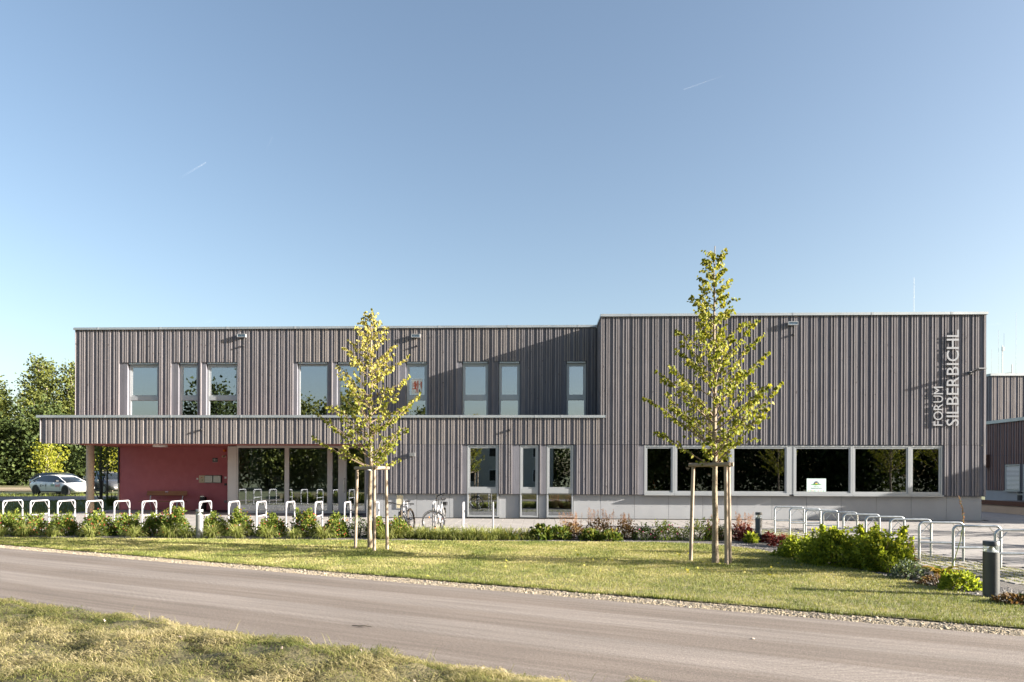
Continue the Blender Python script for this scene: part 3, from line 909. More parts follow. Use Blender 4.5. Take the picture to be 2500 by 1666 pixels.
# ---- the sheltered entrance below the canopy
obj('soffit', MB().box(-20.57, -7.0, .17, 5.0, 3.03, 3.09), MT['redsoff'], B)
obj('entrance_wall', MB().box(-20.33, -14.02, 4.9, 5.1, 0, 3.03).box(-14.06, -14.02, 2.92, 4.9, 0, 3.03), MT['red'], B)
obj('edge_panel', MB().box(-20.40, -20.335, 4.85, 5.1, 1.28, 3.03), MT['dark'], B)
obj('edge_post', MB().box(-20.395, -20.335, 4.86, 5.1, .06, 1.27), MT['cream'], B)
obj('column', MB().lathe([(.163, -.02), (.163, 3.03)], (-20.34, 2.75, 0), 28), MT['conc'], B, smooth=True)
GY = 2.8
ff = MB()
ff.box(-14.02, -13.63, GY - .01, GY + .12, .0, 2.99)
ff.box(-13.62, -7.73, GY, GY + .14, 2.925, 3.03).box(-13.62, -7.73, GY, GY + .14, .0, .10)
for a, c in ((-13.62, -13.556), (-11.425, -11.229), (-9.485, -9.259), (-8.99, -8.62), (-7.80, -7.73)):
    ff.box(a, c, GY - .003, GY + .14, .10, 2.925)
ff.box(-8.81, -8.795, GY - .012, GY - .003, .10, 2.925)
gz_ = obj('glazed_front', ff, MT['aluwarm'], B)
for a, c in ((-13.556, -11.425), (-11.229, -9.485), (-9.259, -8.99), (-8.62, -7.80)):
    obj('pane', MB().box(a, c, GY + .05, GY + .068, .10, 2.925), MT['glass'], gz_)
obj('door_handle', MB().tube([(-8.70, GY - .02, .95), (-8.70, GY - .07, .97), (-8.70, GY - .07, 1.55), (-8.70, GY - .02, 1.57)], .016, 8), MT['chrome'], gz_, smooth=True)
sc_ = MB()
for k in range(14):
    sc_.lathe([(0, -.004), (.008, -.003), (.008, .002)], (-9.37, GY - .004, .2 + k * .2), 6, 'y')
obj('screw', sc_, MT['ltgrey'], gz_)
obj('flank_wall', MB().box(-7.727, -7.035, GY, GY + .1, 0, 3.03).box(-7.10, -7.035, .30, GY, 0, 3.03), MT['board'], B)
# hollow rooms behind the glass
r = MB()
r.box(-13.9, -7.2, 9.0, 9.1, 0, 3.0).box(-14.0, -13.9, 5.11, 9.1, 0, 3.0).box(-7.25, -7.15, 3.0, 9.0, 0, 3.0).box(-11.0, -9.8, 6.2, 6.3, 0, 2.9)
obj('lobby_wall', r, MT['room'], B)
r = MB()
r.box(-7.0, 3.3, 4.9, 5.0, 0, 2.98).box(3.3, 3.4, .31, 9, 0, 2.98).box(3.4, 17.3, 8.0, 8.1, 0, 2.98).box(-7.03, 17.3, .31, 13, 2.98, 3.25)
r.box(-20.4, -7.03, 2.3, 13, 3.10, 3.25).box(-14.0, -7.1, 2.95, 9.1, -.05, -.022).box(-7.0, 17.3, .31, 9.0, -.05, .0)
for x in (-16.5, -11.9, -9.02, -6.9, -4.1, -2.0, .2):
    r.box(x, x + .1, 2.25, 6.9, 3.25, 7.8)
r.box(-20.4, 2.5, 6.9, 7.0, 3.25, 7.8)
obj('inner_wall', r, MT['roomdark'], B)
obj('roof', MB().box(2.5, 17.32, .22, 13, 7.85, 8.06).box(-20.44, 2.5, 2.17, 12.5, 7.85, 8.06), MT['roofing'], B)
obj('back_wall', MB().box(2.5, 17.32, 13, 13.2, 0, 8.06).box(-20.44, 2.5, 12.5, 12.7, 0, 8.06).box(-20.33, -20.25, 5.1, 12.5, 0, 3.1), MT['board'], B)

# ------------------------------------------------------------------ lettering helper
_dg = bpy.context.evaluated_depsgraph_get
_txt = {}
def glyph(ch, extrude=.0, weight=0.0):
    """mesh of one line of text, lower left at the origin, height in units of the cap height"""
    key = (ch, extrude, weight)
    if key not in _txt:
        cu = bpy.data.curves.new('lettering', 'FONT')
        cu.body = ch
        cu.size = 1.0
        cu.extrude = extrude
        cu.offset = weight
        cu.resolution_u = 3
        o = bpy.data.objects.new('lettering', cu)
        COL.objects.link(o)
        bpy.context.view_layer.update()
        me = bpy.data.meshes.new_from_object(o.evaluated_get(_dg()))
        bpy.data.objects.remove(o)
        co = np.zeros(len(me.vertices) * 3, np.float32)
        me.vertices.foreach_get('co', co)
        _txt[key] = (me, co.reshape(-1, 3).copy())
    return _txt[key]

def flat_text(name, s, size, mat, parent, loc, x_axis, y_axis, extrude=.0, width=None, weight=0.0):
    """text mesh placed with its x and y axes along the two given directions; size is its height"""
    me0, co = glyph(s, extrude, weight)
    c = co.copy()
    c[:, 0] -= c[:, 0].min(); h = c[:, 1].max() - c[:, 1].min(); c[:, 1] -= c[:, 1].min()
    kx = ky = size / h
    if width:
        kx = width / c[:, 0].max()
    xa, ya = np.array(x_axis, float), np.array(y_axis, float)
    za = np.cross(xa, ya)
    W = c[:, :1] * kx * xa + c[:, 1:2] * ky * ya + c[:, 2:] * za + np.array(loc)
    me = me0.copy()
    me.name = name
    me.vertices.foreach_set('co', W.astype(np.float32).ravel())
    me.update()
    return obj(name, me, mat, parent)

# ------------------------------------------------------------------ things fixed to the building
def word_sign(word, x_base, x_top, z0, z1, label, wt):
    t = thing('lettering', label, 'sign', (x_base, BY, z0), group='metal letters on the timber wall')
    adv, gap = [], .14
    for ch in word:
        _, co = glyph(ch, .03, wt)
        adv.append((co[:, 0].min(), co[:, 0].max()))
    tot = sum(b_ - a_ for a_, b_ in adv) + gap * (len(word) - 1) * .72
    k = (z1 - z0) / tot
    capk = (x_base - x_top) / (glyph('I', .03, wt)[1][:, 1].max())
    z = 0.0
    pins = MB()
    for ch, (a_, b_) in zip(word, adv):
        me0, co = glyph(ch, .03, wt)
        W = np.stack([-(co[:, 1]) * capk, -.045 - co[:, 2] * .5, z + (co[:, 0] - a_) * k], 1)
        me = me0.copy(); me.name = 'letter'
        me.vertices.foreach_set('co', W.astype(np.float32).ravel()); me.update()
        obj('letter', me, MT['letter'], t)
        zc = z + (b_ - a_) * k / 2
        pins.tube([(-.05, -.04, z + .03), (-.05, 0, z + .03)], .006, 5).tube([(-(x_base - x_top) * .9, -.04, z + .03), (-(x_base - x_top) * .9, 0, z + .03)], .006, 5)
        z += (b_ - a_ + gap * .72) * k
    obj('spacer', pins, MT['ltgrey'], t)
word_sign('FORUM', 15.748, 15.392, 3.735, 5.263, 'metal letters reading FORUM upright on the timber wall', .0)
word_sign('SILBERBICHL', 16.345, 15.887, 3.73, 7.48, 'larger metal letters reading SILBERBICHL upright beside FORUM', .004)

FL = [('small white floodlight under the eaves over the wall left of the tall windows', -12.99, 7.78, 1.95), ('small white floodlight under the eaves behind the left young tree', -5.35, 7.735, 1.95), ('small white floodlight under the parapet of the taller block', 9.957, 7.76, 0)]
for k, (lab, x, z, y) in enumerate(FL):
    t = thing('floodlight', lab, 'lamp', (x, BY + y, z), group='floodlights under the parapet')
    m = MB()
    m.box(-.19, .19, -.13, -.02, .052, .072).box(-.19, .19, -.13, -.02, -.072, -.052).box(-.19, -.17, -.13, -.02, -.052, .052).box(.17, .19, -.13, -.02, -.052, .052).box(-.17, .17, -.04, -.02, -.052, .052)
    obj('housing', m, MT['alu'], t)
    obj('lens', MB().box(-.165, .165, -.11, -.10, -.05, .05), MT['clear'], t)
    obj('bracket', MB().box(-.03, .03, -.02, .0, -.04, .04), MT['ltgrey'], t)
    t2 = thing('wall_sensor', ['small dark wall sensor below the floodlight above the wall by the curtained window', 'small dark wall sensor below the floodlight behind the left tree', 'small dark wall sensor below the floodlight of the taller block'][k], 'sensor', (x + .04, BY + y, z - .43), group='dark wall sensors')
    obj('body', MB().lathe([(.03, .0), (.045, -.05), (.03, -.09), (0, -.10)], (0, 0, 0), 12, 'y'), MT['black'], t2)
for x, z, lab in ((-13.8, 3.56, 'small dark wall sensor on the canopy edge above the red wall'), (-1.22, 3.54, 'small dark wall sensor on the batten band above the left tall window'), (9.0, 3.40, None)):
    if lab:
        t2 = thing('wall_sensor', lab, 'sensor', (x, BY, z), group='dark wall sensors')
        obj('body', MB().lathe([(.035, .0), (.05, -.06), (.035, -.10), (0, -.11)], (0, 0, 0), 12, 'y'), MT['black'], t2)
t = thing('wall_lamp', 'flat grey wall lamp on a long arm beside the SILBERBICHL letters', 'lamp', (16.80, BY, 5.80))
obj('arm', MB().tube([(0, 0, 0), (.08, -.12, .03), (.12, -.20, .06)], .03, 8), MT['anth'], t, smooth=True)
obj('head', MB().obox((.20, -.31, .10), (.15, 0, 0), (.03, -.12, .02), (0, .004, .02)), MT['ltgrey'], t)
obj('base', MB().lathe([(.07, .0), (.07, -.04), (.04, -.05)], (0, 0, 0), 12, 'y'), MT['anth'], t)
t = thing('wall_lamp', 'small box shaped wall lamp on the battens right of the left young tree', 'lamp', (-5.12, BY, 2.56))
obj('housing', MB().box(-.11, .11, -.11, -.02, -.07, .07), MT['ltgrey'], t)
obj('bracket', MB().box(-.04, .04, -.02, 0, -.05, .05), MT['anth'], t)
t = thing('plinth_hatch', 'beige framed service hatch in the grey plinth behind the mountain bike', 'hatch', (-5.66, BY + .15, .65))
m = MB(); ring(m, -.165, .165, -.285, .285, -.03, 0, .03)
obj('frame', m, MT['alu'], t)
obj('door', MB().box(-.133, .133, -.018, -.002, -.253, .253), MT['cream'], t)
obj('handle', MB().box(.07, .10, -.03, -.018, -.20, -.16), MT['ltgrey'], t)
t = thing('lightning_rod', 'thin pale lightning rod standing on the roof of the taller block', 'lightning rod', (15.14, BY + .9, 8.06))
obj('base', MB().lathe([(.12, 0), (.12, .06), (.03, .09)], (0, 0, 0), 10), MT['ltgrey'], t)
obj('rod', MB().tube([(0, 0, .05), (0, 0, 1.0), (0, 0, 1.75)], [.006, .005, .004], 6), MT['rodgrey'], t)

# under the canopy
RY = BY + 4.9
t = thing('ceiling_lamp', 'round flat lamp under the red soffit over the bench', 'lamp', (-16.73, 29.5, 3.03), group='soffit lamps')
obj('body', MB().lathe([(.0, -.10), (.29, -.10), (.30, -.08), (.30, 0)], (0, 0, 0), 28), MT['white'], t)
dup(t, (-19.72, 28.3, 3.03), label='small round lamp under the red soffit near the concrete column', scale=(.5, .5, .5))
def wall_at(px, py):
    u, v = (px - 1250) / FPX, (1160 - py) / FPX
    u, v = u - ROLL * v, v + ROLL * u
    d = RY / (cY + u * sY)
    return u * d * cY - d * sY, EYE + v * d
x, z = wall_at(525.5, 1123)
t = thing('house_number', 'small dark number plate reading 18/2 on the red wall', 'sign', (x, RY, z))
obj('plate', MB().box(-.125, .125, -.02, 0, -.09, .09), MT['plate'], t)
obj('edge', MB().box(-.13, .13, -.012, -.002, -.115, -.092), MT['alu'], t)
flat_text('number', '18', .105, MT['white'], t, (-.10, -.022, -.05), (1, 0, 0), (0, 0, 1))
flat_text('number', '/2', .075, MT['white'], t, (.03, -.022, -.045), (1, 0, 0), (0, 0, 1))
x0, z1 = wall_at(488.2, 1161.2); x1, z0 = wall_at(542.5, 1179)
t = thing('mailbox_unit', 'row of metal mailboxes with a cream intercom panel on the red wall', 'mailbox', (x0, RY, z0))
W_, H_ = x1 - x0, z1 - z0
obj('intercom_panel', MB().box(0, W_ * .25, -.10, 0, 0, H_), MT['cream'], t)
obj('name_tag', MB().box(W_ * .09, W_ * .16, -.106, -.10, H_ * .66, H_ * .74), MT['redlamp'], t)
obj('lock', MB().box(W_ * .14, W_ * .16, -.106, -.10, H_ * .28, H_ * .44), MT['black'], t)
for a, c in ((.26, .60), (.64, .97)):
    mbx = obj('mailbox', MB().box(W_ * a, W_ * c, -.10, 0, .01, H_ - .01), MT['steel'], t)
    obj('flap', MB().box(W_ * a + .012, W_ * c - .012, -.109, -.101, H_ * .78, H_ - .03), MT['steel'], mbx)
obj('back_plate', MB().box(W_ * .255, W_ * 1.0, -.02, -.001, -.012, H_ + .012), MT['black'], t)
x, z = wall_at(482, 1169.5)
tag(obj('bell_push', MB().lathe([(0, -.03), (.045, -.03), (.045, 0)], (0, 0, 0), 14, 'y'), MT['white'], loc=(x, RY, z)), 'round white bell push on the red wall left of the mailboxes', 'bell')
for px, py, s, mt, nm, lab in ((551, 1166.5, .05, 'white', 'wall_switch', 'white square switch on the red wall right of the mailboxes'), (551, 1183, .055, 'black', 'wall_socket', 'black socket on the red wall below the white switch'), (551, 1224.8, .055, 'ltgrey', 'wall_socket', 'grey socket low on the red wall right of the bin')):
    x, z = wall_at(px, py)
    t = thing(nm, lab, 'socket', (x, RY, z))
    obj('plate', MB().box(-s, s, -.03, 0, -s, s), MT[mt], t)
    obj('cover', MB().box(-s * .7, s * .7, -.038, -.03, -s * .7, s * .7), MT[mt], t)
x, z = wall_at(549.5, 1100.8)
tag(obj('warning_lamp', MB().lathe([(0, -.13), (.05, -.12), (.07, -.07), (.07, 0)], (0, 0, 0), 14, 'y'), MT['orange'], loc=(x, RY, z), smooth=True), 'small orange warning lamp high on the red wall', 'lamp')
x, z = wall_at(549.5, 1114.5)
t = thing('security_camera', 'small pale security camera under the orange lamp on the red wall', 'camera', (x, RY, z))
obj('base', MB().lathe([(.055, -.03), (.055, 0)], (0, 0, 0), 12, 'y'), MT['white'], t)
obj('body', MB().tube([(0, -.05, 0), (-.05, -.17, -.02)], .045, 10), MT['cream'], t)
# bench: seat plank and back plank on bent steel legs
x, z = wall_at(418, 1240)
t = thing('wooden_bench', 'brown wooden bench with one backrest plank against the red wall', 'bench', (-17.72, RY - .75, 0))
s = MB()
for k in range(3):
    s.box(-1.04, 1.04, -.30 + k * .155, -.30 + k * .155 + .145, .43, .465)
for k in range(3):
    obj('seat_slat', MB().box(-1.04, 1.04, -.30 + k * .155, -.155 + k * .155, .43, .465), MT['benchwood'], t)
obj('backrest', MB().obox((.02, .262, .82), (.97, 0, 0), (0, .018, -.006), (0, .03, .105)), MT['benchwood'], t)
obj('plaque', MB().obox((.02, .236, .89), (.07, 0, 0), (0, .004, 0), (0, .005, .018)), MT['chrome'], t)
for sx in (-.78, .78):
    obj('leg', MB().tube([(sx, -.32, 0), (sx, -.24, .42), (sx, .16, .42)], .022, 8), MT['galv'], t, smooth=True)
    obj('leg', MB().tube([(sx, .34, 0), (sx, .18, .40), (sx, .33, .90)], .022, 8), MT['galv'], t, smooth=True)
t = thing('litter_bin', 'slim black litter bin standing between bench and mailboxes', 'bin', (-16.02, RY - .35, 0))
obj('body', MB().lathe([(.0, 0), (.15, .0), (.155, .02), (.155, .66), (.14, .67)], (0, 0, 0), 24), MT['black'], t, smooth=True)
obj('rim', MB().lathe([(.142, .655), (.158, .655), (.158, .70), (.142, .70)], (0, 0, 0), 24), MT['chrome'], t, smooth=True)
tag(obj('entrance_mat', MB().add([(-16.6, 32.28, .004), (-14.1, 32.28, .004), (-14.1, 30.4, .004), (-14.9, 30.4, .004), (-16.6, 31.9, .004), (-16.6, 32.28, .012), (-14.1, 32.28, .012), (-14.1, 30.4, .012), (-14.9, 30.4, .012), (-16.6, 31.9, .012)],
     [(5, 9, 8, 7, 6), (0, 1, 6, 5), (1, 2, 7, 6), (2, 3, 8, 7), (3, 4, 9, 8), (4, 0, 5, 9)]), MT['bag']), 'dark mat on the ground at the right end of the red wall', 'mat')
tag(obj('door_mat', MB().box(-9.5, -7.72, 29.25, 30.17, .003, .014), MT['bag']), 'dark door mat in front of the glass entrance door', 'mat')
t = thing('notice_board', 'framed display board inside the lobby behind the left glass pane', 'board', (-13.0, 33.2, 0))
m = MB(); ring(m, -.42, .42, 1.15, 1.75, -.02, .02, .03)
obj('frame', m, MT['black'], t); obj('sheet', MB().box(-.39, .39, -.01, .01, 1.18, 1.72), MT['curtain'], t)
obj('leg', MB().box(-.03, .03, .0, .03, 0, 1.15).box(-.25, .25, -.2, .2, 0, .03), MT['black'], t)

# things behind and on the window panes
cu = MB()
n = 64
P0 = [(-14.50 + 1.2 * k / n, 29.72 + .035 * math.sin(k * 1.15) + .015 * math.sin(k * 2.7), 3.5) for k in range(n + 1)]
cu.add(P0 + [(x, y + .004, 6.5) for x, y, _ in P0], [(i, i + 1, n + 2 + i, n + 1 + i) for i in range(n)])
tag(obj('curtain', cu, MT['curtain'], smooth=True), 'pale pleated curtain hanging behind the third upper window', 'curtain')
bl = MB()
for k, (x0, x1, z0, z1) in enumerate([(-10.48, -9.30, 3.5, 6.5), (-8.72, -7.86, 3.5, 6.5)]):
    t = thing('roller_blind', ['lowered pale roller blind behind the wide undivided upper window', 'lowered pale roller blind behind the upper window next to the left tree'][k], 'blind', ((x0 + x1) / 2, 29.74, z1))
    obj('fabric', MB().box(x0 - (x0 + x1) / 2, x1 - (x0 + x1) / 2, 0, .006, z0 - z1, 0), MT['curtain'], t)
    obj('roller', MB().lathe([(.03, x0 - (x0 + x1) / 2), (.03, x1 - (x0 + x1) / 2)], (0, .0, .02), 10, 'x'), MT['alu'], t)
# poster in the upper window: shield with a rampant beast and a tower
PX, PY_, PZ = -5.345, 29.395 + .13 + .040, 5.60
t = thing('window_poster', 'white poster with a red lion and tower crest taped in an upper window', 'poster', (PX, PY_, PZ))
pw, ph = .235, .33
obj('sheet', MB().box(-pw, pw, -.004, 0, -ph, ph), MT['paper'], t)
def pl(name, pts, mat, y=-.006, th=.0018):
    return obj(name, MB().plate([(x * pw, z * ph) for x, z in pts], y, y + th), MT[mat], t)
lion = [(-.50, .62), (-.30, .70), (-.18, .60), (-.22, .45), (-.08, .30), (-.05, .05), (-.15, -.15), (-.02, -.35), (-.05, -.60), (-.12, -.82), (-.32, -.84), (-.30, -.76), (-.20, -.70), (-.18, -.52), (-.30, -.38), (-.50, -.40), (-.72, -.44), (-.84, -.34), (-.80, -.20),
        (-.66, -.30), (-.50, -.26), (-.42, -.15), (-.50, .0), (-.72, -.06), (-.82, .04), (-.70, .10), (-.52, .12), (-.44, .22), (-.62, .26), (-.76, .20), (-.80, .32), (-.62, .38), (-.48, .40), (-.58, .48)]
pl('lion', lion, 'lion')
pl('lion_tail', [(-.14, .10), (-.06, .42), (-.12, .60), (-.02, .56), (.02, .36), (-.02, .12), (-.06, -.05)], 'lion')
pl('crest_field', [(.06, .74), (.30, .72), (.30, -.10), (.20, -.30), (.20, -.84), (.06, -.90)], 'lion')
pl('crest_field', [(.62, .66), (.92, .58), (.92, -.20), (.84, -.46), (.78, -.30), (.72, -.08), (.66, -.05)], 'lion')
pl('tower', [(.22, -.82), (.30, -.18), (.26, -.12), (.32, .06), (.32, .42), (.26, .48), (.26, .62), (.34, .62), (.34, .54), (.42, .54), (.42, .62), (.54, .62), (.54, .54), (.62, .54), (.62, .62), (.70, .62), (.70, .48), (.62, .42), (.62, .06), (.70, -.12), (.64, -.18), (.76, -.62)][::-1], 'paper', -.0085)
pl('tower_gate', [(.36, -.80), (.36, -.48), (.46, -.36), (.56, -.48), (.56, -.80)][::-1], 'ink', -.0105)
pl('tower_window', [(.40, .18), (.40, .28), (.46, .34), (.52, .28), (.52, .18)][::-1], 'ink', -.0105)
outline = [(-.88 * 1, .62), *[(-.88 * math.cos(a), -.2 - .66 * math.sin(a)) for a in np.linspace(0, PI, 14)], (.92, .62)]
o = MB(); o.tube([(x * pw, -.006, z * ph) for x, z in outline], .0035, 4)
obj('shield_line', o, MT['ink'], t)
o = MB()
for k in range(10):
    o.box((-.8 + k * .16) * pw, (-.71 + k * .16) * pw, -.007, -.005, .86 * ph, .91 * ph)
obj('caption', o, MT['ltgrey'], t)
# sign sheet in the right window: half flower over leaves, two lines of text
u0, zt_ = (1977 - 1250), 0
SX, SZ = 10.95, 1.385
t = thing('window_sign', 'pale teal sign sheet with a flower emblem inside the right windows', 'sign', (SX, BY + .08, SZ))
sw, sh = .375, .265
obj('sheet', MB().box(-sw, sw, -.004, 0, -sh, sh), MT['tealpaper'], t)
cx, cz = 0.0, .045
for k in range(9):
    a = PI * (k + .5) / 9
    d = np.array([math.cos(a), math.sin(a)]); s_ = np.array([-d[1], d[0]])
    pts = [d * .045, d * .09 + s_ * .013, d * .125, d * .09 - s_ * .013]
    obj('petal', MB().plate([(cx + q[0], cz + q[1]) for q in pts][::-1], -.0065, -.0045), MT['petal'], t)
obj('flower_disc', MB().plate([(cx + .05 * math.cos(a), cz - .005 + .05 * math.sin(a)) for a in np.linspace(0, PI, 12)], -.0085, -.0065), MT['yellow'], t)
obj('leaf', MB().plate([(cx, cz - .05), (cx + .05, cz - .03), (cx + .22, cz - .012), (cx + .12, cz + .012), (cx, cz)], -.0105, -.0085), MT['green'], t)
obj('leaf', MB().plate([(cx, cz - .05), (cx, cz), (cx - .12, cz + .012), (cx - .22, cz - .012), (cx - .05, cz - .03)], -.0105, -.0085), MT['green'], t)
flat_text('text', 'Blühendes', .035, MT['ink'], t, (-.10, -.0055, -.075), (1, 0, 0), (0, 0, 1), width=.20)
flat_text('text', 'Niederösterreich', .055, MT['ink'], t, (-.215, -.0055, -.145), (1, 0, 0), (0, 0, 1), width=.43)
o = MB()
for k, x in enumerate((-.32, -.25, -.19, -.13, -.07, .06, .17, .26)):
    o.mi = k % 3
    o.box(x, x + .03, -.0065, -.0045, -.235, -.21)
obj('logo_strip', o, [MT['yellow'], MT['green'], MT['redlamp']], t)

# ------------------------------------------------------------------ bike racks
def rack_parts(root, L, Hh, mat, crossbar, bands):
    R = .0245
    rc_ = .09
    arc = [(rc_ - rc_ * math.cos(a), Hh - rc_ + rc_ * math.sin(a)) for a in np.linspace(0, PI / 2, 6)]
    path = [(0, 0, -.05)] + [(x, 0, z) for x, z in arc] + [(L - x, 0, z) for x, z in reversed(arc)] + [(L, 0, -.05)]
    obj('hoop', MB().tube(path, R, 10), mat, root, smooth=True)
    obj('brace', MB().tube([(.02, 0, Hh - .24), (.20, 0, Hh - .03)], .008, 6), mat, root)
    obj('brace', MB().tube([(L - .02, 0, Hh - .24), (L - .20, 0, Hh - .03)], .008, 6), mat, root)
    if crossbar:
        obj('crossbar', MB().tube([(0, 0, Hh * .48), (L, 0, Hh * .48)], .022, 8), mat, root, smooth=True)
    if bands:
        for z in (.26, .52):
            obj('band', MB().lathe([(R + .0015, z), (R + .0015, z + .07)], (L, 0, 0), 10), MT['greytape'], root, smooth=True)
rp0 = thing('bike_rack', '', 'bike rack', (0, -50, 0), group='white bike racks in a row along the flower bed')
rack_parts(rp0, .90, .86, MT['whiterack'], True, True)
WORDS = ['first', 'second', 'third', 'fourth', 'fifth', 'sixth', 'seventh', 'eighth', 'ninth', 'tenth', 'eleventh', 'twelfth', 'thirteenth', 'fourteenth', 'fifteenth', 'sixteenth', 'seventeenth', 'eighteenth']
RANG = PI / 2 + rad(3.8)
rack_px = [7.6, 74.5, 141, 210.6, 279.2, 347.3, 416.1, 487, 558.4, 626.4, 698.7, 769.4, 841, 913, 985, 1057, 1130, 1204]
def at_Y(px, Y):
    u = (px - 1250) / FPX
    d = Y / (cY + u * sY)
    return u * d * cY - d * sY
wrack = []
for i, px in enumerate(rack_px):
    ry = 21.55 if i in (14, 15) else 21.2            # the two occupied ones stand a little further back
    loc = (at_Y(px, ry), ry, 0)
    cb = i % 2 == 1
    if i == 14: lab = 'white hoop bike rack holding the dark mountain bike'
    elif i == 15: lab = 'white hoop bike rack with crossbar holding the white city bike'
    elif i == 16: lab = 'white hoop bike rack standing empty right of the white city bike'
    elif i == 17: lab = 'last white hoop bike rack at the right end of the row, seen edge on'
    elif i == 0: lab = 'white hoop bike rack without crossbar at the left end of the row'
    else: lab = WORDS[i] + ' white hoop bike rack from the left, ' + ('with a crossbar' if cb else 'without crossbar')
    if i == 1:
        o = rp0
        o.location = loc; o.rotation_euler = (0, 0, RANG); o['label'] = lab
    else:
        o = dup(rp0, loc, RANG, lab, skip=() if cb else ('crossbar',))
    wrack.append(o)
rp1 = thing('bike_rack', '', 'bike rack', (0, -50, 0), group='galvanised bike racks in a row on the right')
rack_parts(rp1, .86, .80, MT['galv'], True, False)
gl_ = [(7.20, 21.20), (7.30, 20.22), (7.38, 19.25), (7.46, 18.27), (7.56, 17.31), (7.66, 16.35), (7.74, 15.40), (7.86, 14.46), (7.98, 13.50), (8.12, 12.50)]
for i, (x, y) in enumerate(gl_):
    if i == 0: lab = 'galvanised bike rack farthest back in the right row, beside the dark bollard'
    elif i == 9: lab = 'nearest galvanised bike rack, cut off by the right edge of the photo'
    elif i == 8: lab = 'galvanised bike rack just behind the large anthracite bollard light'
    else: lab = WORDS[i] + ' galvanised bike rack in the right row, counted from the building'
    if i == 0:
        o = rp1
        o.location = (x, y, 0); o.rotation_euler = (0, 0, rad(-3)); o['label'] = lab
    else:
        dup(rp1, (x, y, 0), rad(-3 + .6 * random.uniform(-1, 1)), lab)

# ------------------------------------------------------------------ bollard lights
def bollard(x, y, lab, body, h=.80, r=.10):
    t = thing('bollard_light', lab, 'bollard light', (x, y, 0), group='bollard lights beside the paths')
    obj('post', MB().lathe([(0, 0), (r, 0), (r, h * .80), (r * .96, h * .805)], (0, 0, 0), 32), body, t, smooth=True)
    obj('reflector', MB().lathe([(r * .92, h * .806), (r * .5, h * .84), (r * .20, h * .90), (r * .2, h * .915)], (0, 0, 0), 24), MT['white'], t, smooth=True)
    obj('lens', MB().lathe([(r * .985, h * .805), (r * .985, h * .915), (r * .95, h * .915), (r * .95, h * .805)], (0, 0, 0), 32), MT['clear'], t, smooth=True)
    obj('cap', MB().lathe([(0, h * .915), (r, h * .915), (r, h * .995), (r * .97, h), (0, h)], (0, 0, 0), 32), body, t, smooth=True)
bollard(-9.30, 18.35, 'grey bollard light with clear head standing among the rose bushes', MT['ltgrey'], .78, .095)
bollard(5.82, 18.38, 'anthracite bollard light between the dark red plants by the plinth', MT['anth'], .78, .085)
bollard(6.60, 10.25, 'large anthracite bollard light in front of the galvanised bike racks', MT['anth'], .81, .105)

# bench at the right edge
t = thing('plaza_bench', 'wooden slatted bench on the plaza at the right edge of the photo', 'bench', (13.55, 17.5, 0))
for k in range(5):
    obj('slat', MB().box(0, 1.8, -.24 + k * .10, -.15 + k * .10, .44, .49), MT['greybench'], t)
obj('apron', MB().box(.0, 1.8, -.245, -.225, .28, .435).box(.0, .02, -.225, .245, .28, .435), MT['darkwood'], t)
for x in (.14, 1.6):
    for y in (-.19, .17):
        obj('leg', MB().box(x, x + .06, y - .03, y + .03, 0, .28), MT['galv'], t)

# ------------------------------------------------------------------ bicycles (local +x forward, origin on the ground below the bottom bracket)
def wheel(mb_tyre, mb_rim, mb_spoke, c, ax, r, tr, rr):
    """c centre, ax axle direction"""
    ax = unit(ax)
    e1 = unit(np.cross(ax, (0, 0, 1))); e2 = np.cross(e1, ax)
    def circ(rad_, n=40):
        return [np.array(c) + rad_ * (math.cos(a) * e1 + math.sin(a) * e2) for a in np.linspace(0, 2 * PI, n + 1)]
    mb_tyre.tube(circ(r - tr), tr, 7, cap=False)
    mb_rim.tube(circ(r - 2 * tr - rr * .6), rr, 6, cap=False)
    for k in range(18):
        a = k * 2 * PI / 18
        s_ = 1 if k % 2 else -1
        mb_spoke.tube([np.array(c) + ax * .03 * s_, np.array(c) + (r - 2 * tr - rr) * (math.cos(a) * e1 + math.sin(a) * e2)], .0014, 3, cap=False)
    mb_spoke.tube([np.array(c) - ax * .045, np.array(c) + ax * .045], .022, 8)

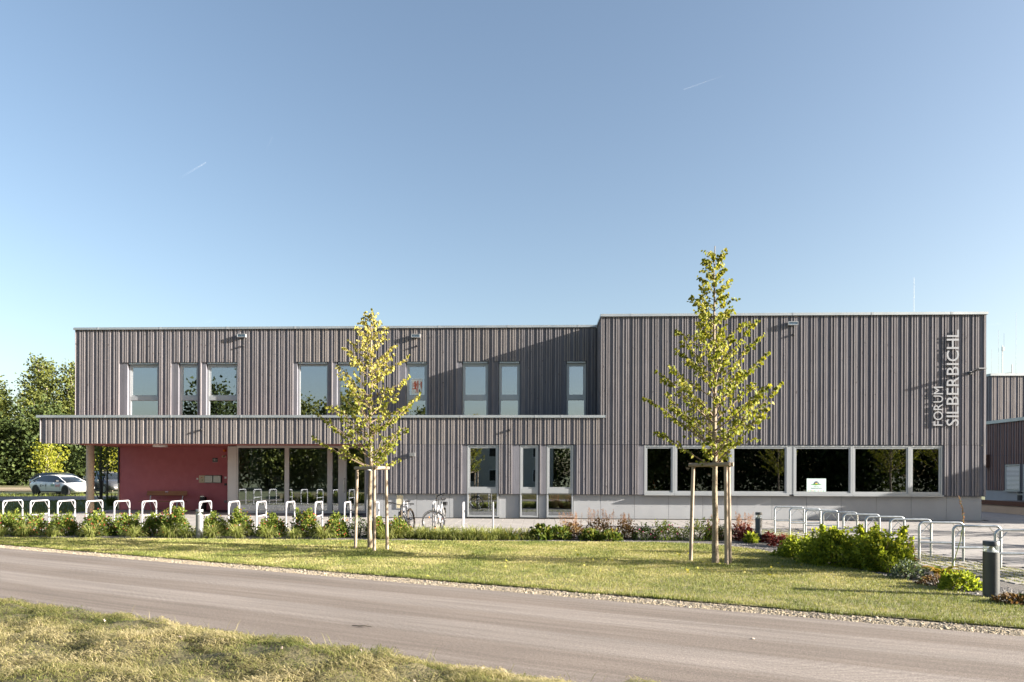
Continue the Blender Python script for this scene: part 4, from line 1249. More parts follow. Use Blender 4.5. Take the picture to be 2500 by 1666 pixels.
def bicycle(name, label, loc, rotz, lean, steer, r, tr, frame_mat, tyre_mat, city):
    t = thing(name, label, 'bicycle', loc, rotz)
    t.rotation_euler = (lean, 0, rotz)
    fx, rx = .62, -.44
    bb = np.array((0, 0, .28)); rear = np.array((rx, 0, r)); front0 = np.array((fx, 0, r))
    head_b = np.array((.44 if not city else .43, 0, r + .30)); head_t = head_b + np.array((-.06, 0, .16 if city else .12))
    st = np.array((-.17, 0, .84 if city else .76)); sa = np.array((-.21, 0, .98 if city else .90))
    f = MB()
    if city:                                              # swept-down top tube
        f.tube([head_t, head_t * .45 + st * .55 + np.array((0, 0, -.16)), bb * .35 + st * .65], .019, 8)
        f.tube([head_b, bb * .5 + head_b * .5, bb], .024, 8)
    else:
        f.tube([head_t, st], .026, 8)
        f.tube([head_b, head_b * .5 + bb * .5 + np.array((.02, 0, .02)), bb], .030, 8)
    f.tube([bb, st], .021, 8)
    f.tube([head_b - (head_t - head_b) * .1, head_t + (head_t - head_b) * .1], .024, 8)
    for s_ in (-1, 1):
        f.tube([bb + (0, .03 * s_, 0), rear + (0, .07 * s_, 0)], .011, 6)
        f.tube([st * .92 + bb * .08 + np.array((0, .02 * s_, 0)), rear + (0, .07 * s_, 0)], .010, 6)
    obj('frame', f, frame_mat, t, smooth=True)
    wt, wr, ws = MB(), MB(), MB()
    wheel(wt, wr, ws, rear, (0, 1, 0), r, tr, .011 if city else .014)
    rw = obj('wheel', ws, MT['chrome'], t)
    obj('tyre', wt, tyre_mat, rw, smooth=True); obj('rim', wr, MT['chrome'] if city else MT['black'], rw, smooth=True)
    # steered parts turn about the head tube
    axis = unit(head_t - head_b)
    M3 = Matrix.Rotation(steer, 3, Vector(axis))
    def S(p):
        return np.array(M3 @ Vector(np.asarray(p, float) - head_b)) + head_b
    front = S(front0)
    axl = np.array(M3 @ Vector((0, 1, 0)))
    wt, wr, ws = MB(), MB(), MB()
    wheel(wt, wr, ws, front, axl, r, tr, .011 if city else .014)
    fw_ = obj('wheel', ws, MT['chrome'], t)
    obj('tyre', wt, tyre_mat, fw_, smooth=True); obj('rim', wr, MT['chrome'] if city else MT['black'], fw_, smooth=True)
    fk = MB()
    crown = head_b + axis * -.03
    for s_ in (-1, 1):
        top_ = S(head_b + np.array((.01, .055 * s_, -.04)))
        fk.tube([crown, top_, S(front0 + np.array((-.02, .06 * s_, .16))), S(front0 + np.array((0, .06 * s_, 0)))], [.016, .019, .017 if city else .022, .012], 7)
    obj('fork', fk, MT['black'], t, smooth=True)
    hb = MB()
    hz = head_t + axis * (.20 if city else .07)
    hb.tube([head_t, hz], .015, 8)
    if city:
        pts = [(.02, -.30, .03), (.06, -.22, .04), (.09, -.08, .02), (.06, 0, 0), (.09, .08, .02), (.06, .22, .04), (.02, .30, .03)]
        pts = [(-.20, -.31, .05), (-.10, -.29, .055), (.03, -.22, .05), (.08, -.08, .01), (.06, 0, 0), (.08, .08, .01), (.03, .22, .05), (-.10, .29, .055), (-.20, .31, .05)]
    else:
        pts = [(-.05, -.39, .05), (-.02, -.24, .05), (.04, -.10, .01), (.05, 0, 0), (.04, .10, .01), (-.02, .24, .05), (-.05, .39, .05)]
    hp = [S(hz + np.array(p)) for p in pts]
    hb.tube(hp, .015, 7)
    obj('handlebar', hb, MT['black'], t, smooth=True)
    for s_ in (0, -1):
        a_, c_ = hp[s_], hp[1 if s_ == 0 else -2]
        obj('grip', MB().tube([a_, a_ * (.15 if city else .3) + c_ * (.85 if city else .7)], .023, 8), MT['black'], t, smooth=True)
        m_ = a_ * .3 + c_ * .7
        obj('brake_lever', MB().tube([m_, m_ + axis * -.03 + np.array((.07, 0, -.02)), m_ + np.array((.09, .06 * (1 if s_ == 0 else -1) * -1, -.04))], .007, 5), MT['black'], t)
    cb = MB()
    for k, s_ in enumerate((-1, 1)):
        q0 = hp[2 if s_ < 0 else -3]
        cb.tube([q0, q0 + np.array((.16, 0, .03)), S(head_b + np.array((.12, .05 * s_, -.05))), S(front0 + np.array((-.02, .05 * s_, r * .6)))], .0035, 5)
    obj('cable', cb, MT['black'], t)
    obj('seat_post', MB().tube([st, sa], .014, 8), MT['chrome'], t, smooth=True)
    sd = MB()
    rings = []
    for x_, w_, h_ in ((-.13, .085, .0), (-.09, .10, .012), (-.02, .075, .014), (.06, .035, .012), (.14, .020, .006), (.155, .012, 0)):
        rings.append([sa + np.array((x_ - .02, w_ * math.cos(a), .02 + h_ + (.022 if math.sin(a) > 0 else .035) * math.sin(a))) for a in np.linspace(0, 2 * PI, 11)[:-1]])
    sd.loft(rings)
    obj('saddle', sd, MT['black'], t, smooth=True)
    ck = MB()
    ck.lathe([(.0, -.05), (.09, -.05), (.092, -.044), (0, -.044)], tuple(bb), 22, 'y')
    ck.tube([bb + (0, -.06, 0), bb + (.12, -.07, -.12)], .010, 6).tube([bb + (0, .06, 0), bb + (-.12, .07, .12)], .010, 6)
    ck.tube([bb + (0, -.055, 0), bb + (0, .055, 0)], .02, 8)
    obj('crank', ck, MT['chrome'] if city else MT['black'], t)
    for s_, q in ((-1, bb + (.12, -.115, -.12)), (1, bb + (-.12, .115, .12))):
        obj('pedal', MB().obox(q, (.045, 0, 0), (0, .04, 0), (0, 0, .010)), MT['black'], t)
    ch = MB()
    ch.tube([bb + (0, -.046, .088), rear + (0, -.046, .035)], .006, 4).tube([bb + (0, -.046, -.088), rear + (0, -.046, -.035)], .006, 4)
    ch.lathe([(0, -.055), (.045, -.05), (.045, -.04), (0, -.035)], tuple(rear), 14, 'y')
    obj('chain', ch, MT['black'], t)
    if city:
        e = MB()
        for (c_, R_, a0, a1, fwd) in ((rear, r + .022, .15, 2.6, None), (front0, r + .022, .55, 2.75, 1)):
            A = np.linspace(a0, a1, 16)
            Pth = [c_ + np.array((R_ * math.cos(a), 0, R_ * math.sin(a))) for a in A]
            if fwd: Pth = [S(p) for p in Pth]
            sd_ = axl if fwd else np.array((0, 1, 0))
            for i in range(15):
                p, q = Pth[i], Pth[i + 1]
                e.add([p - sd_ * .028, p + sd_ * .028, q + sd_ * .028, q - sd_ * .028, p * .985 + c_ * .0 + p * .015 - sd_ * .028 + np.array((0, 0, .006)), p + sd_ * .028 + np.array((0, 0, .006)), q + sd_ * .028 + np.array((0, 0, .006)), q - sd_ * .028 + np.array((0, 0, .006))],
                      [(0, 1, 2, 3), (7, 6, 5, 4), (0, 3, 7, 4), (1, 5, 6, 2)])
        obj('mudguard', e, MT['black'], t)
        lp = S(head_b + np.array((.10, 0, -.12)))
        obj('headlamp', MB().tube([lp - .04 * unit(np.cross(axl, (0, 0, 1))), lp, lp + .03 * unit(np.cross(axl, (0, 0, 1)))], [.02, .038, .042], 12), MT['chrome'], t, smooth=True)
        ca = MB()
        for s_ in (-1, 1):
            ca.tube([rear + (.22, .055 * s_, r + .07), rear + (-.22, .055 * s_, r + .07)], .006, 5).tube([rear + (-.05, .06 * s_, r + .07), rear + (0, .07 * s_, 0)], .005, 5)
        for k in range(5):
            ca.tube([rear + (.2 - k * .1, -.055, r + .07), rear + (.2 - k * .1, .055, r + .07)], .005, 5)
        obj('carrier', ca, MT['black'], t)
        obj('bag', MB().bev(rx - .16, rx + .04, -.09, .09, 2 * r + .10, 2 * r + .20, .02), MT['black'], t)
        for a in (.8, 2.6, 4.4):
            obj('reflector', MB().lathe([(0, -.006), (.028, -.004), (.028, .004), (0, .006)], tuple(front + (r * .55) * (math.cos(a) * unit(np.cross(axl, (0, 0, 1))) + np.array((0, 0, math.sin(a))))), 10, 'y'), MT['orange'], t)
        obj('kickstand', MB().tube([bb + (-.12, .05, -.02), bb + (-.2, .16, -.27)], .009, 6), MT['chrome'], t)
    else:
        obj('derailleur', MB().obox(rear + (.0, -.06, -.08), (.015, 0, .01), (0, .012, 0), (.0, 0, .05)), MT['black'], t)
        obj('brake_disc', MB().lathe([(.03, .048), (.08, .048), (.08, .051), (.03, .051)], tuple(front), 20, 'y') if abs(steer) < .01 else MB().tube([front + axl * .05 + .08 * (math.cos(a) * unit(np.cross(axl, (0, 0, 1))) + math.sin(a) * np.array((0, 0, 1))) for a in np.linspace(0, 2 * PI, 17)], .008, 4, cap=False), MT['chrome'], t)
        obj('shock', MB().tube([bb + (-.02, 0, .20), bb + (.16, 0, .34)], .024, 8), MT['chrome'], t)
    return t
bicycle('city_bike', 'white city bike with mudguards and turned front wheel leaning in its rack', (at_Y(1073, 20.95), 20.95, 0), rad(-94), rad(-3), rad(-80), .350, .022, MT['bikewhite'], MT['rubber'], True)
bicycle('mountain_bike', 'dark mountain bike with wide handlebar and dusty knobbly tyres in a rack', (at_Y(997, 20.95), 20.95, 0), rad(-97), rad(8), rad(24), .350, .031, MT['bikedark'], MT['tread'], False)

# ------------------------------------------------------------------ cars
def car(label, loc, rotz, paint, L=4.3, Wd=1.80, Hh=1.48, suv=False, wheel_mat=None):
    t = thing('parked_car', label, 'car', loc, rotz)
    hw = Wd / 2
    # stations: x, sill z, belt z, half width at sill, widest, belt
    st = [(-.5, .42, .80, .62, .74, .60), (-.485, .30, .95, .74, .86, .74), (-.44, .22, 1.00, .84, .95, .86), (-.33, .20, 1.00, .90, 1.0, .93), (-.10, .20, .96, .90, 1.0, .94), (.10, .20, .94, .90, 1.0, .94),
          (.22, .20, .93, .90, 1.0, .92), (.33, .20, .88, .89, .99, .88), (.42, .21, .78, .82, .94, .78), (.475, .24, .68, .70, .84, .66), (.5, .32, .58, .58, .70, .56)]
    rings = []
    for x, zs, zb, ws_, wm, wb in st:
        zb *= Hh / 1.48
        x *= L
        zm = zs * .45 + zb * .55
        half = [(ws_ * .82, zs), (ws_, zs + .05), (wm, zm), (wm * .985, zm + (zb - zm) * .6), (wb, zb), (wb * .55, zb + .03), (0, zb + .045)]
        rings.append([(x, y * hw, z) for y, z in half] + [(x, -y * hw, z) for y, z in reversed(half[:-1])])
    obj('body', MB().loft(rings), paint, t, smooth=True)
    k_ = Hh / 1.48
    # x, belt height, roof line height, half width at the roof line
    gh = [(-.468, .97, .99, .74), (-.43, .98, 1.13, .70), (-.37, .985, 1.27, .69), (-.29, .98, 1.38, .68), (-.19, .97, 1.445, .67), (-.09, .96, 1.465, .67), (.01, .95, 1.445, .66), (.09, .945, 1.37, .67), (.17, .935, 1.23, .70), (.25, .92, 1.06, .74), (.31, .90, .92, .78)]
    if suv:
        gh = [(-.485, .99, 1.02, .76), (-.47, .99, 1.25, .72), (-.44, .985, 1.40, .70), (-.36, .98, 1.47, .69)] + gh[5:]
    obj('window', MB().loft([[(x * L, .90 * hw, zb * k_ - .03), (x * L, w_ * hw, zt_ * k_), (x * L, 0, zt_ * k_ + .012), (x * L, -w_ * hw, zt_ * k_), (x * L, -.90 * hw, zb * k_ - .03)] for x, zb, zt_, w_ in gh]), MT['carglass'], t, smooth=True)
    rl_ = [g for g in gh if g[2] > (1.22 if not suv else 1.2) and g[0] < .12]
    obj('roof', MB().loft([[(x * L, (w_ + .012) * hw, zt_ * k_ - .035), (x * L, (w_ - .05) * hw, zt_ * k_ + .022), (x * L, 0, zt_ * k_ + .045), (x * L, -(w_ - .05) * hw, zt_ * k_ + .022), (x * L, -(w_ + .012) * hw, zt_ * k_ - .035), (x * L, 0, zt_ * k_ - .03)] for x, zb, zt_, w_ in rl_]), paint, t, smooth=True)
    for s_ in (-1, 1):
        obj('pillar', MB().tube([(.10 * L, s_ * .668 * hw, 1.36 * k_), (.19 * L, s_ * .76 * hw, 1.16 * k_), (.30 * L, s_ * .86 * hw, .93 * k_)], .03, 6), paint, t, smooth=True)
        obj('rear_pillar', MB().tube([(-.30 * L, s_ * .69 * hw, 1.37 * k_), (-.38 * L, s_ * .74 * hw, 1.22 * k_), (-.455 * L, s_ * .84 * hw, 1.0 * k_)], .045, 6), paint, t, smooth=True)
    for xw in (-.315 * L, .325 * L):
        for s_ in (-1, 1):
            rw = .325
            w_ = obj('wheel', MB().lathe([(0, -.02), (.05, -.02), (.06, 0), (0, .0)], (xw, s_ * (hw - .02), rw), 12, 'y'), MT['black'], t)
            obj('tyre', MB().lathe([(rw * .62, -.10), (rw * .94, -.11), (rw, -.07), (rw, .07), (rw * .94, .11), (rw * .62, .10)], (xw, s_ * (hw - .10), rw), 26, 'y'), MT['rubber'], w_, smooth=True)
            rim = MB()
            for k in range(10):
                a = k * PI / 5
                rim.bar((xw, s_ * (hw + .0), rw), (xw + rw * .6 * math.cos(a), s_ * (hw + .0), rw + rw * .6 * math.sin(a)), .035, .02)
            rim.tube([(xw + rw * .61 * math.cos(a), s_ * (hw + .0), rw + rw * .61 * math.sin(a)) for a in np.linspace(0, 2 * PI, 25)], .015, 5, cap=False)
            obj('rim', rim, wheel_mat or MT['galv'], w_)
            obj('wheel_arch', MB().lathe([(rw * 1.0, 0), (rw * 1.14, 0), (rw * 1.14, s_ * .012), (rw * 1.0, s_ * .012)], (xw, s_ * (hw - .012), rw + .015), 26, 'y'), MT['black'], t)
    for s_ in (-1, 1):
        obj('headlight', MB().obox((.452 * L, s_ * .66 * hw, .665), (.10, -s_ * .07, -.01), (.02, s_ * .05, 0), (-.02, 0, .045)), MT['chrome'], t)
        obj('tail_light', MB().obox((-.482 * L, s_ * .68 * hw, .86), (.03, 0, 0), (.03, s_ * .14, 0), (0, 0, .05)), MT['redlamp'], t)
        obj('mirror', MB().obox((.17 * L, s_ * (hw + .06), .98), (.06, 0, 0), (0, .09, 0), (0, 0, .055)), MT['black'], t)
        for x in (-.20, .07):
            obj('door_handle', MB().box(x * L - .12, x * L + .05, s_ * hw * .985 - .012, s_ * hw * .985 + .012, .80, .825), paint, t)
        ln = MB()
        for x in (-.085, .215, -.30):
            ln.box(x * L - .004, x * L + .004, s_ * (hw + .001) - .004, s_ * (hw + .001) + .004, .36, .86)
        obj('door_gap', ln, MT['black'], t)
        obj('side_skirt', MB().box(-.22 * L, .23 * L, s_ * hw * .93 - .03, s_ * hw * .93 + .03, .19, .28), MT['black'], t)
    obj('grille', MB().obox((.494 * L, 0, .40), (.025, 0, 0), (0, .58 * hw, 0), (.0, 0, .085)), MT['black'], t)
    obj('number_plate', MB().obox((.505 * L, 0, .47), (.006, 0, 0), (0, .26, 0), (0, 0, .055)), MT['white'], t)
    return t
cx_, cy_ = cw(-31.6, 48.0)
HEAD = rad(-19)
c1 = car('white hatchback with green and dark lettering on its side parked on the left', (cx_, cy_, .25), HEAD, MT['carwhite'], 4.65, 1.80, 1.38, wheel_mat=MT['black'])
flat_text('side_lettering', 'fahr', .19, MT['green'], c1, (.10, -.905, .60), (1, 0, 0), (0, 0, 1), width=.42)
flat_text('side_lettering', 'furth', .24, MT['redlamp'], c1, (.56, -.905, .56), (1, 0, 0), (0, 0, 1), width=.46)
obj('side_print', MB().box(-1.0, -.85, -.903, -.899, .55, .72).box(-.75, -.62, -.903, -.899, .6, .70).box(-.5, -.35, -.903, -.899, .58, .73), MT['ltgrey'], c1)
obj('charging_flap', MB().obox((-1.62, -.82, .86), (.16, 0, .04), (.0, .02, 0), (-.02, 0, .07)), MT['black'], c1)
x, y = cw(-35.0, 53.0)
car('black car parked behind the white hatchback, only its tail and roof showing', (x, y, .26), rad(-12), MT['carblack'], 4.6, 1.85, 1.56)
x, y = cw(-31.2, 52.6)
car('dark grey people carrier parked right of the white hatchback behind the column', (x, y, .26), rad(-30), MT['cargrey'], 4.3, 1.85, 1.66, True)
x, y = cw(-35.2, 61.0)
car('silver blue car parked far behind the red entrance wall', (x, y, .26), rad(150), MT['carblue'], 4.3, 1.8, 1.5)

# ------------------------------------------------------------------ neighbouring building on the right
x0_, _ = cw(0, 0)
NB = thing('neighbouring_building', 'dark timber clad building with grey parapets behind the right corner', 'building', (29.7, 43.0, 0))
XW = 26.85 - 29.7                                      # the low wing comes towards us, its flank faces left
YN, YF = 24.6 - 43.0, -.6                              # its near and far ends
w = MB()
w.box(-2.0, 14, .05, 12, 4.9, 7.93)
w.box(XW + .045, 14, YN, YF, .95, 4.88)
obj('wall', w, MT['board'], NB)
bt = MB()
for k in range(40):
    for of in OFFS:
        x = -2.0 + k * PITCH + of
        if x < 13.9:
            bt.box(x, x + .06, .005, .05, 4.9, 7.93)
for k in range(60):
    bt.box(-2.05, -2.0, .2 + k * .2, .26 + k * .2, 4.9, 7.93)
obj('battens', bt, woodm('neighbour_batten', (.235, .215, .21), (.18, .165, .165), (.06, .05, .05), .14, boards=.0389), NB, kind='stuff')
NWIN = [(-3.70, -2.50), (-5.05, -3.95)]                # windows of the flank (local y, far to near)
bt = MB()
for k in range(int((YF - YN) / .2)):
    y = YN + .02 + k * .2 + .02 * (k % 3)
    z0 = 2.46 if any(a - .12 < y < c + .05 for a, c in NWIN) else .95
    bt.box(XW, XW + .045, y, y + .085, z0, 2.98)
    bt.box(XW, XW + .045, y, y + .085, max(z0, 2.995), 4.86)
obj('lower_battens', bt, woodm('neighbour_low_batten', (.20, .135, .12), (.15, .10, .09), (.06, .04, .035), .14, vert=True), NB, kind='stuff')
c_ = MB()
c_.box(-2.12, 14, -.06, .4, 7.93, 8.07).box(-2.12, -1.7, .405, 12, 7.93, 8.07)
c_.box(XW - .12, XW + .3, YN - .1, YF, 4.88, 5.06).box(XW + .305, 14, YN - .1, YN + .3, 4.88, 5.06)
obj('parapet_cap', c_, MT['zinc'], NB)
obj('plinth', MB().box(XW + .08, XW + .3, YN, YF, 0, .945), MT['plinth'], NB)
for a, c in NWIN:
    wo = MB()
    for q in ((a, a + .06, .95, 2.44), (c - .06, c, .95, 2.44), (a + .06, c - .06, .95, 1.01), (a + .06, c - .06, 2.38, 2.44)):
        wo.box(XW - .005, XW + .04, q[0], q[1], q[2], q[3])
    wo = obj('window', wo, MT['alu'], NB)
    for k in range(18):
        obj('blind_slat', MB().obox((XW + .015, (a + c) / 2, 1.06 + k * .073), (0, (c - a) / 2 - .07, 0), (.020, 0, .022), (0, 0, .003)), MT['white'], wo)
    obj('pane', MB().box(XW + .036, XW + .042, a + .06, c - .06, 1.01, 2.38), MT['glassdk'], wo)
    obj('sill', MB().box(XW - .08, XW + .02, a - .04, c + .04, .90, .945), MT['alu'], wo)
obj('wall_box', MB().box(XW - .38, XW - .01, -1.15, -.75, 2.3, 2.98).box(XW - .45, XW - .01, -1.2, -.7, 2.985, 3.06), MT['darkwood'], NB)
def mast(name, lab, x, y, h, parts):
    t = thing(name, lab, 'antenna', (x, y, 8.0), group=None)
    obj('pole', MB().tube([(0, 0, 0), (0, 0, h)], parts.get('r', .03), 6), MT['rodgrey'] if parts.get('r', .03) > .02 else MT['anth'], t)
    obj('foot', MB().box(-.15, .15, -.15, .15, 0, .08), MT['conc'], t)
    if 'head' in parts:
        obj('sensor', MB().box(-.02, .12, -.05, .05, h - .35, h - .1), MT['galv'], t)
        obj('whip', MB().tube([(.1, 0, h - .1), (.1, 0, h + .75)], .005, 5), MT['anth'], t)
    if 'arm' in parts:
        obj('arm', MB().tube([(-.9, 0, .12), (0, 0, h * .35)], .02, 6), MT['galv'], t)
AY = 43.8
for nm, lab, px, h, pr in (('antenna_mast', 'thick antenna mast with a sensor box on the roof of the building behind', 2446, 1.95, dict(head=1, r=.021)), ('antenna_mast', 'short antenna mast with a slanting stay on the roof behind', 2469.5, .75, dict(arm=1, r=.021)),
                           ('antenna_rod', 'short thin lightning rod at the corner of the roof behind', 2420, 1.7, dict(r=.005)), ('antenna_rod', 'thin lightning rod between the corner and the mast behind', 2436.5, 2.9, dict(r=.005)), ('antenna_rod', 'tallest thin lightning rod on the roof behind, close to the right edge', 2479.5, 4.0, dict(r=.006))):
    mast(nm, lab, at_Y(px, AY), AY, h, pr)
RBD = thing('raised_bed', 'low concrete raised bed with a brown timber edge behind the right corner', 'raised bed', (22.2, 35.0, 0))
obj('wall', MB().box(0, .15, -12, 2, 0, .38).box(.15, 3.2, -12, -11.85, 0, .38).box(.15, 3.2, 1.85, 2, 0, .38), pm('sand_concrete', (.50, .43, .34), (.46, .39, .31), 2, .85), RBD)
obj('timber_edge', MB().box(-.06, .3, -12.06, 2.06, .38, .58).box(.305, 3.2, -12.06, -11.7, .38, .58), MT['darkwood'], RBD)
obj('soil', MB().box(.16, 3.2, -11.8, 1.84, .3, .5), MT['mulch'], RBD)
t = thing('bollard_light', 'anthracite bollard light by the flank of the building behind, at the right edge', 'bollard light', (at_Y(2490, 38.0), 38.0, 0), group='bollard lights beside the paths')
obj('post', MB().lathe([(0, 0), (.12, 0), (.12, .75), (0, .76)], (0, 0, 0), 20), MT['anth'], t, smooth=True)
obj('cap', MB().lathe([(0, .85), (.12, .85), (.12, .95), (0, .95)], (0, 0, 0), 20), MT['anth'], t, smooth=True)
obj('lens', MB().lathe([(.11, .76), (.11, .85)], (0, 0, 0), 20), MT['clear'], t, smooth=True)

# ------------------------------------------------------------------ young lime trees
def young_tree(name, label, loc, H, env, nb, seed, leaf, top_leaf, lsize, trunk_r=.055, nleaf=1200, group=None, rotz=0, clear=1.9):
    """env: list of (height, radius) of the crown outline"""
    global rng
    keep = rng
    rng = np.random.default_rng(seed)
    t = thing(name, label, 'tree', loc, rotz, group)
    eh = np.array([e[0] for e in env]); er = np.array([e[1] for e in env])
    hs = np.linspace(0, H, 14)
    wx = np.cumsum(rng.normal(size=14)) * .012; wy = np.cumsum(rng.normal(size=14)) * .012
    ctr = lambda h: np.array([np.interp(h, hs, wx), np.interp(h, hs, wy), h])
    tr = MB()
    tr.tube([ctr(h) if h > 0 else np.array((0, 0, -.05)) for h in hs], [trunk_r * (1.25 if h < .1 else 1) * (1 - .93 * (h / H) ** 1.1) + .003 for h in hs], 9)
    obj('trunk', tr, MT['bark'], t, smooth=True)
    br = MB()
    LP, LD, LS, LV = [], [], [], []
    tot = 0
    for i in range(nb):
        ze = eh[0] + (H * .985 - eh[0]) * ((i + .5) / nb) ** .85
        re = float(np.interp(ze, eh, er)) * rng.uniform(.50, 1.24)
        az = i * 2.399 + rng.normal() * .3
        re *= 1 + .18 * math.sin(3 * az + seed + ze * 2.3)
        re = min(re, 1.22 * float(np.interp(ze, eh, er)))
        zs = max(clear, ze - re * rng.uniform(.45, .95) - .05)
        base = ctr(zs)
        end = ctr(min(ze, H)) * [1, 1, 0] + np.array((re * math.cos(az), re * math.sin(az), ze))
        mid = base * .5 + end * .5 + np.array((0, 0, -.06 * re)) + rng.normal(size=3) * .03
        path = [base, base * .7 + mid * .3 + rng.normal(size=3) * .01, mid, mid * .4 + end * .6 + rng.normal(size=3) * .02, end]
        r0 = .004 + .011 * re
        br.tube(path, [r0, r0 * .8, r0 * .6, r0 * .4, .002], 5)
        P = np.array(path)
        def along(s):
            k = min(int(s * 4), 3)
            return P[k] * (1 - (s * 4 - k)) + P[k + 1] * (s * 4 - k)
        twigs = [(along(s), None) for s in ()]
        for s in np.linspace(.25, .98, max(3, int(re * 8))):
            p = along(s)
            a2 = az + rng.choice([-1, 1]) * rng.uniform(.5, 1.2)
            l2 = (.12 + .28 * re * (1 - s)) * rng.uniform(.6, 1.3)
            q = p + np.array((math.cos(a2) * l2, math.sin(a2) * l2, l2 * rng.uniform(.1, .7)))
            br.tube([p, (p + q) / 2 + rng.normal(size=3) * .01, q], [.0035, .003, .0015], 4, cap=False)
            twigs.append((q, p))
        dens = nleaf / nb * (.35 + 1.3 * re / er.max())
        frac_top = ze / H
        n = int(dens)
        for k in range(n):
            if twigs and rng.random() < .62:
                q, p = twigs[rng.integers(len(twigs))]
                s = rng.uniform(.25, 1.05)
                pt = p + (q - p) * s if p is not None else q
            else:
                pt = along(min(.999, rng.uniform(.35, 1.0) ** .8))
            pt = pt + rng.normal(size=3) * .018
            LP.append(pt)
            LD.append(np.array((math.cos(az) * .3, math.sin(az) * .3, -.85)) + rng.normal(size=3) * .42)
            LS.append(lsize * rng.uniform(.65, 1.2))
            LV.append(min(1, max(0, rng.beta(2, 3) + .35 * (frac_top - .55))))
    obj('branches', br, MT['twig'], t)
    LP, LD, LS, LV = np.array(LP), np.array(LD), np.array(LS), np.array(LV)
    if top_leaf is not leaf:                             # the sparse top has turned paler and drier
        LV = np.clip(LV + .38 * sstep(H * .5, H * .8, LP[:, 2]), 0, 1)
    obj('crown', leaf_mesh('crown', LP, LD, LS, LV, .82, .10, 1), leaf, t)
    rng = keep
    return t
t1 = young_tree('young_lime_tree', 'slender young lime tree with sparse yellowing top, left of the two on the lawn', (-4.0, 16.05, 0), 5.68,
           [(2.05, .50), (2.30, 1.0), (2.45, 1.12), (2.75, 1.02), (3.1, 1.10), (3.5, 1.05), (3.98, .88), (4.57, .68), (4.96, .42), (5.5, .13), (5.7, .04)], 84, 5, LF['lime'], LF['limedry'], .066, .052, 3300, rotz=.4)
t2 = young_tree('young_lime_tree', 'taller young lime tree with full yellow green crown, right of the two on the lawn', (3.52, 13.78, 0), 6.34,
           [(2.20, .28), (2.45, .62), (2.65, .92), (3.0, 1.15), (3.4, 1.22), (3.9, 1.10), (4.4, .88), (4.9, .55), (5.3, .40), (5.8, .26), (6.1, .16), (6.35, .05)], 88, 9, LF['lime'], LF['lime'], .068, .060, 5000, rotz=1.2)

def tree_stakes(label, posts, rails, hgt):
    cx = sum(p[0] for p in posts) / len(posts); cy = sum(p[1] for p in posts) / len(posts)
    t = thing('tree_stakes', label, 'tree support', (cx, cy, 0), group=None)
    tops = []
    for (x, y), (dx, dy) in posts_lean(posts, cx, cy):
        tops.append(np.array((x - cx + dx, y - cy + dy, hgt)))
        obj('post', MB().tube([(x - cx, y - cy, -.1), (x - cx + dx * .5, y - cy + dy * .5, hgt * .5), (x - cx + dx, y - cy + dy, hgt)], [.040, .038, .036], 12), MT['stake'], t, smooth=True)
    for i, j in rails:
        d = unit(tops[j] - tops[i])
        obj('rail', MB().tube([tops[i] - d * .09 + (0, 0, .035), tops[j] + d * .09 + (0, 0, .045)], .040, 12), MT['stake'], t, smooth=True)
    obj('strap', MB().tube([tops[0] * .55 + tops[1] * .45 + (0, 0, .04), (0, .12, hgt - .03), tops[0] * .45 + tops[1] * .55 + (0, 0, .02)], .012, 5), MT['curtain'], t)
    return t
def posts_lean(posts, cx, cy):
    return [(p, ((cx - p[0]) * .10, (cy - p[1]) * .10)) for p in posts]
tree_stakes('three round timber stakes with cross rails around the left young tree', [(-4.35, 16.0), (-3.74, 15.36), (-3.53, 15.75)], [(0, 1), (1, 2)], 1.86)
tree_stakes('three round timber stakes with cross rails around the right young tree', [(3.10, 14.13), (3.66, 13.50), (3.80, 13.78)], [(0, 1), (0, 2)], 1.93)

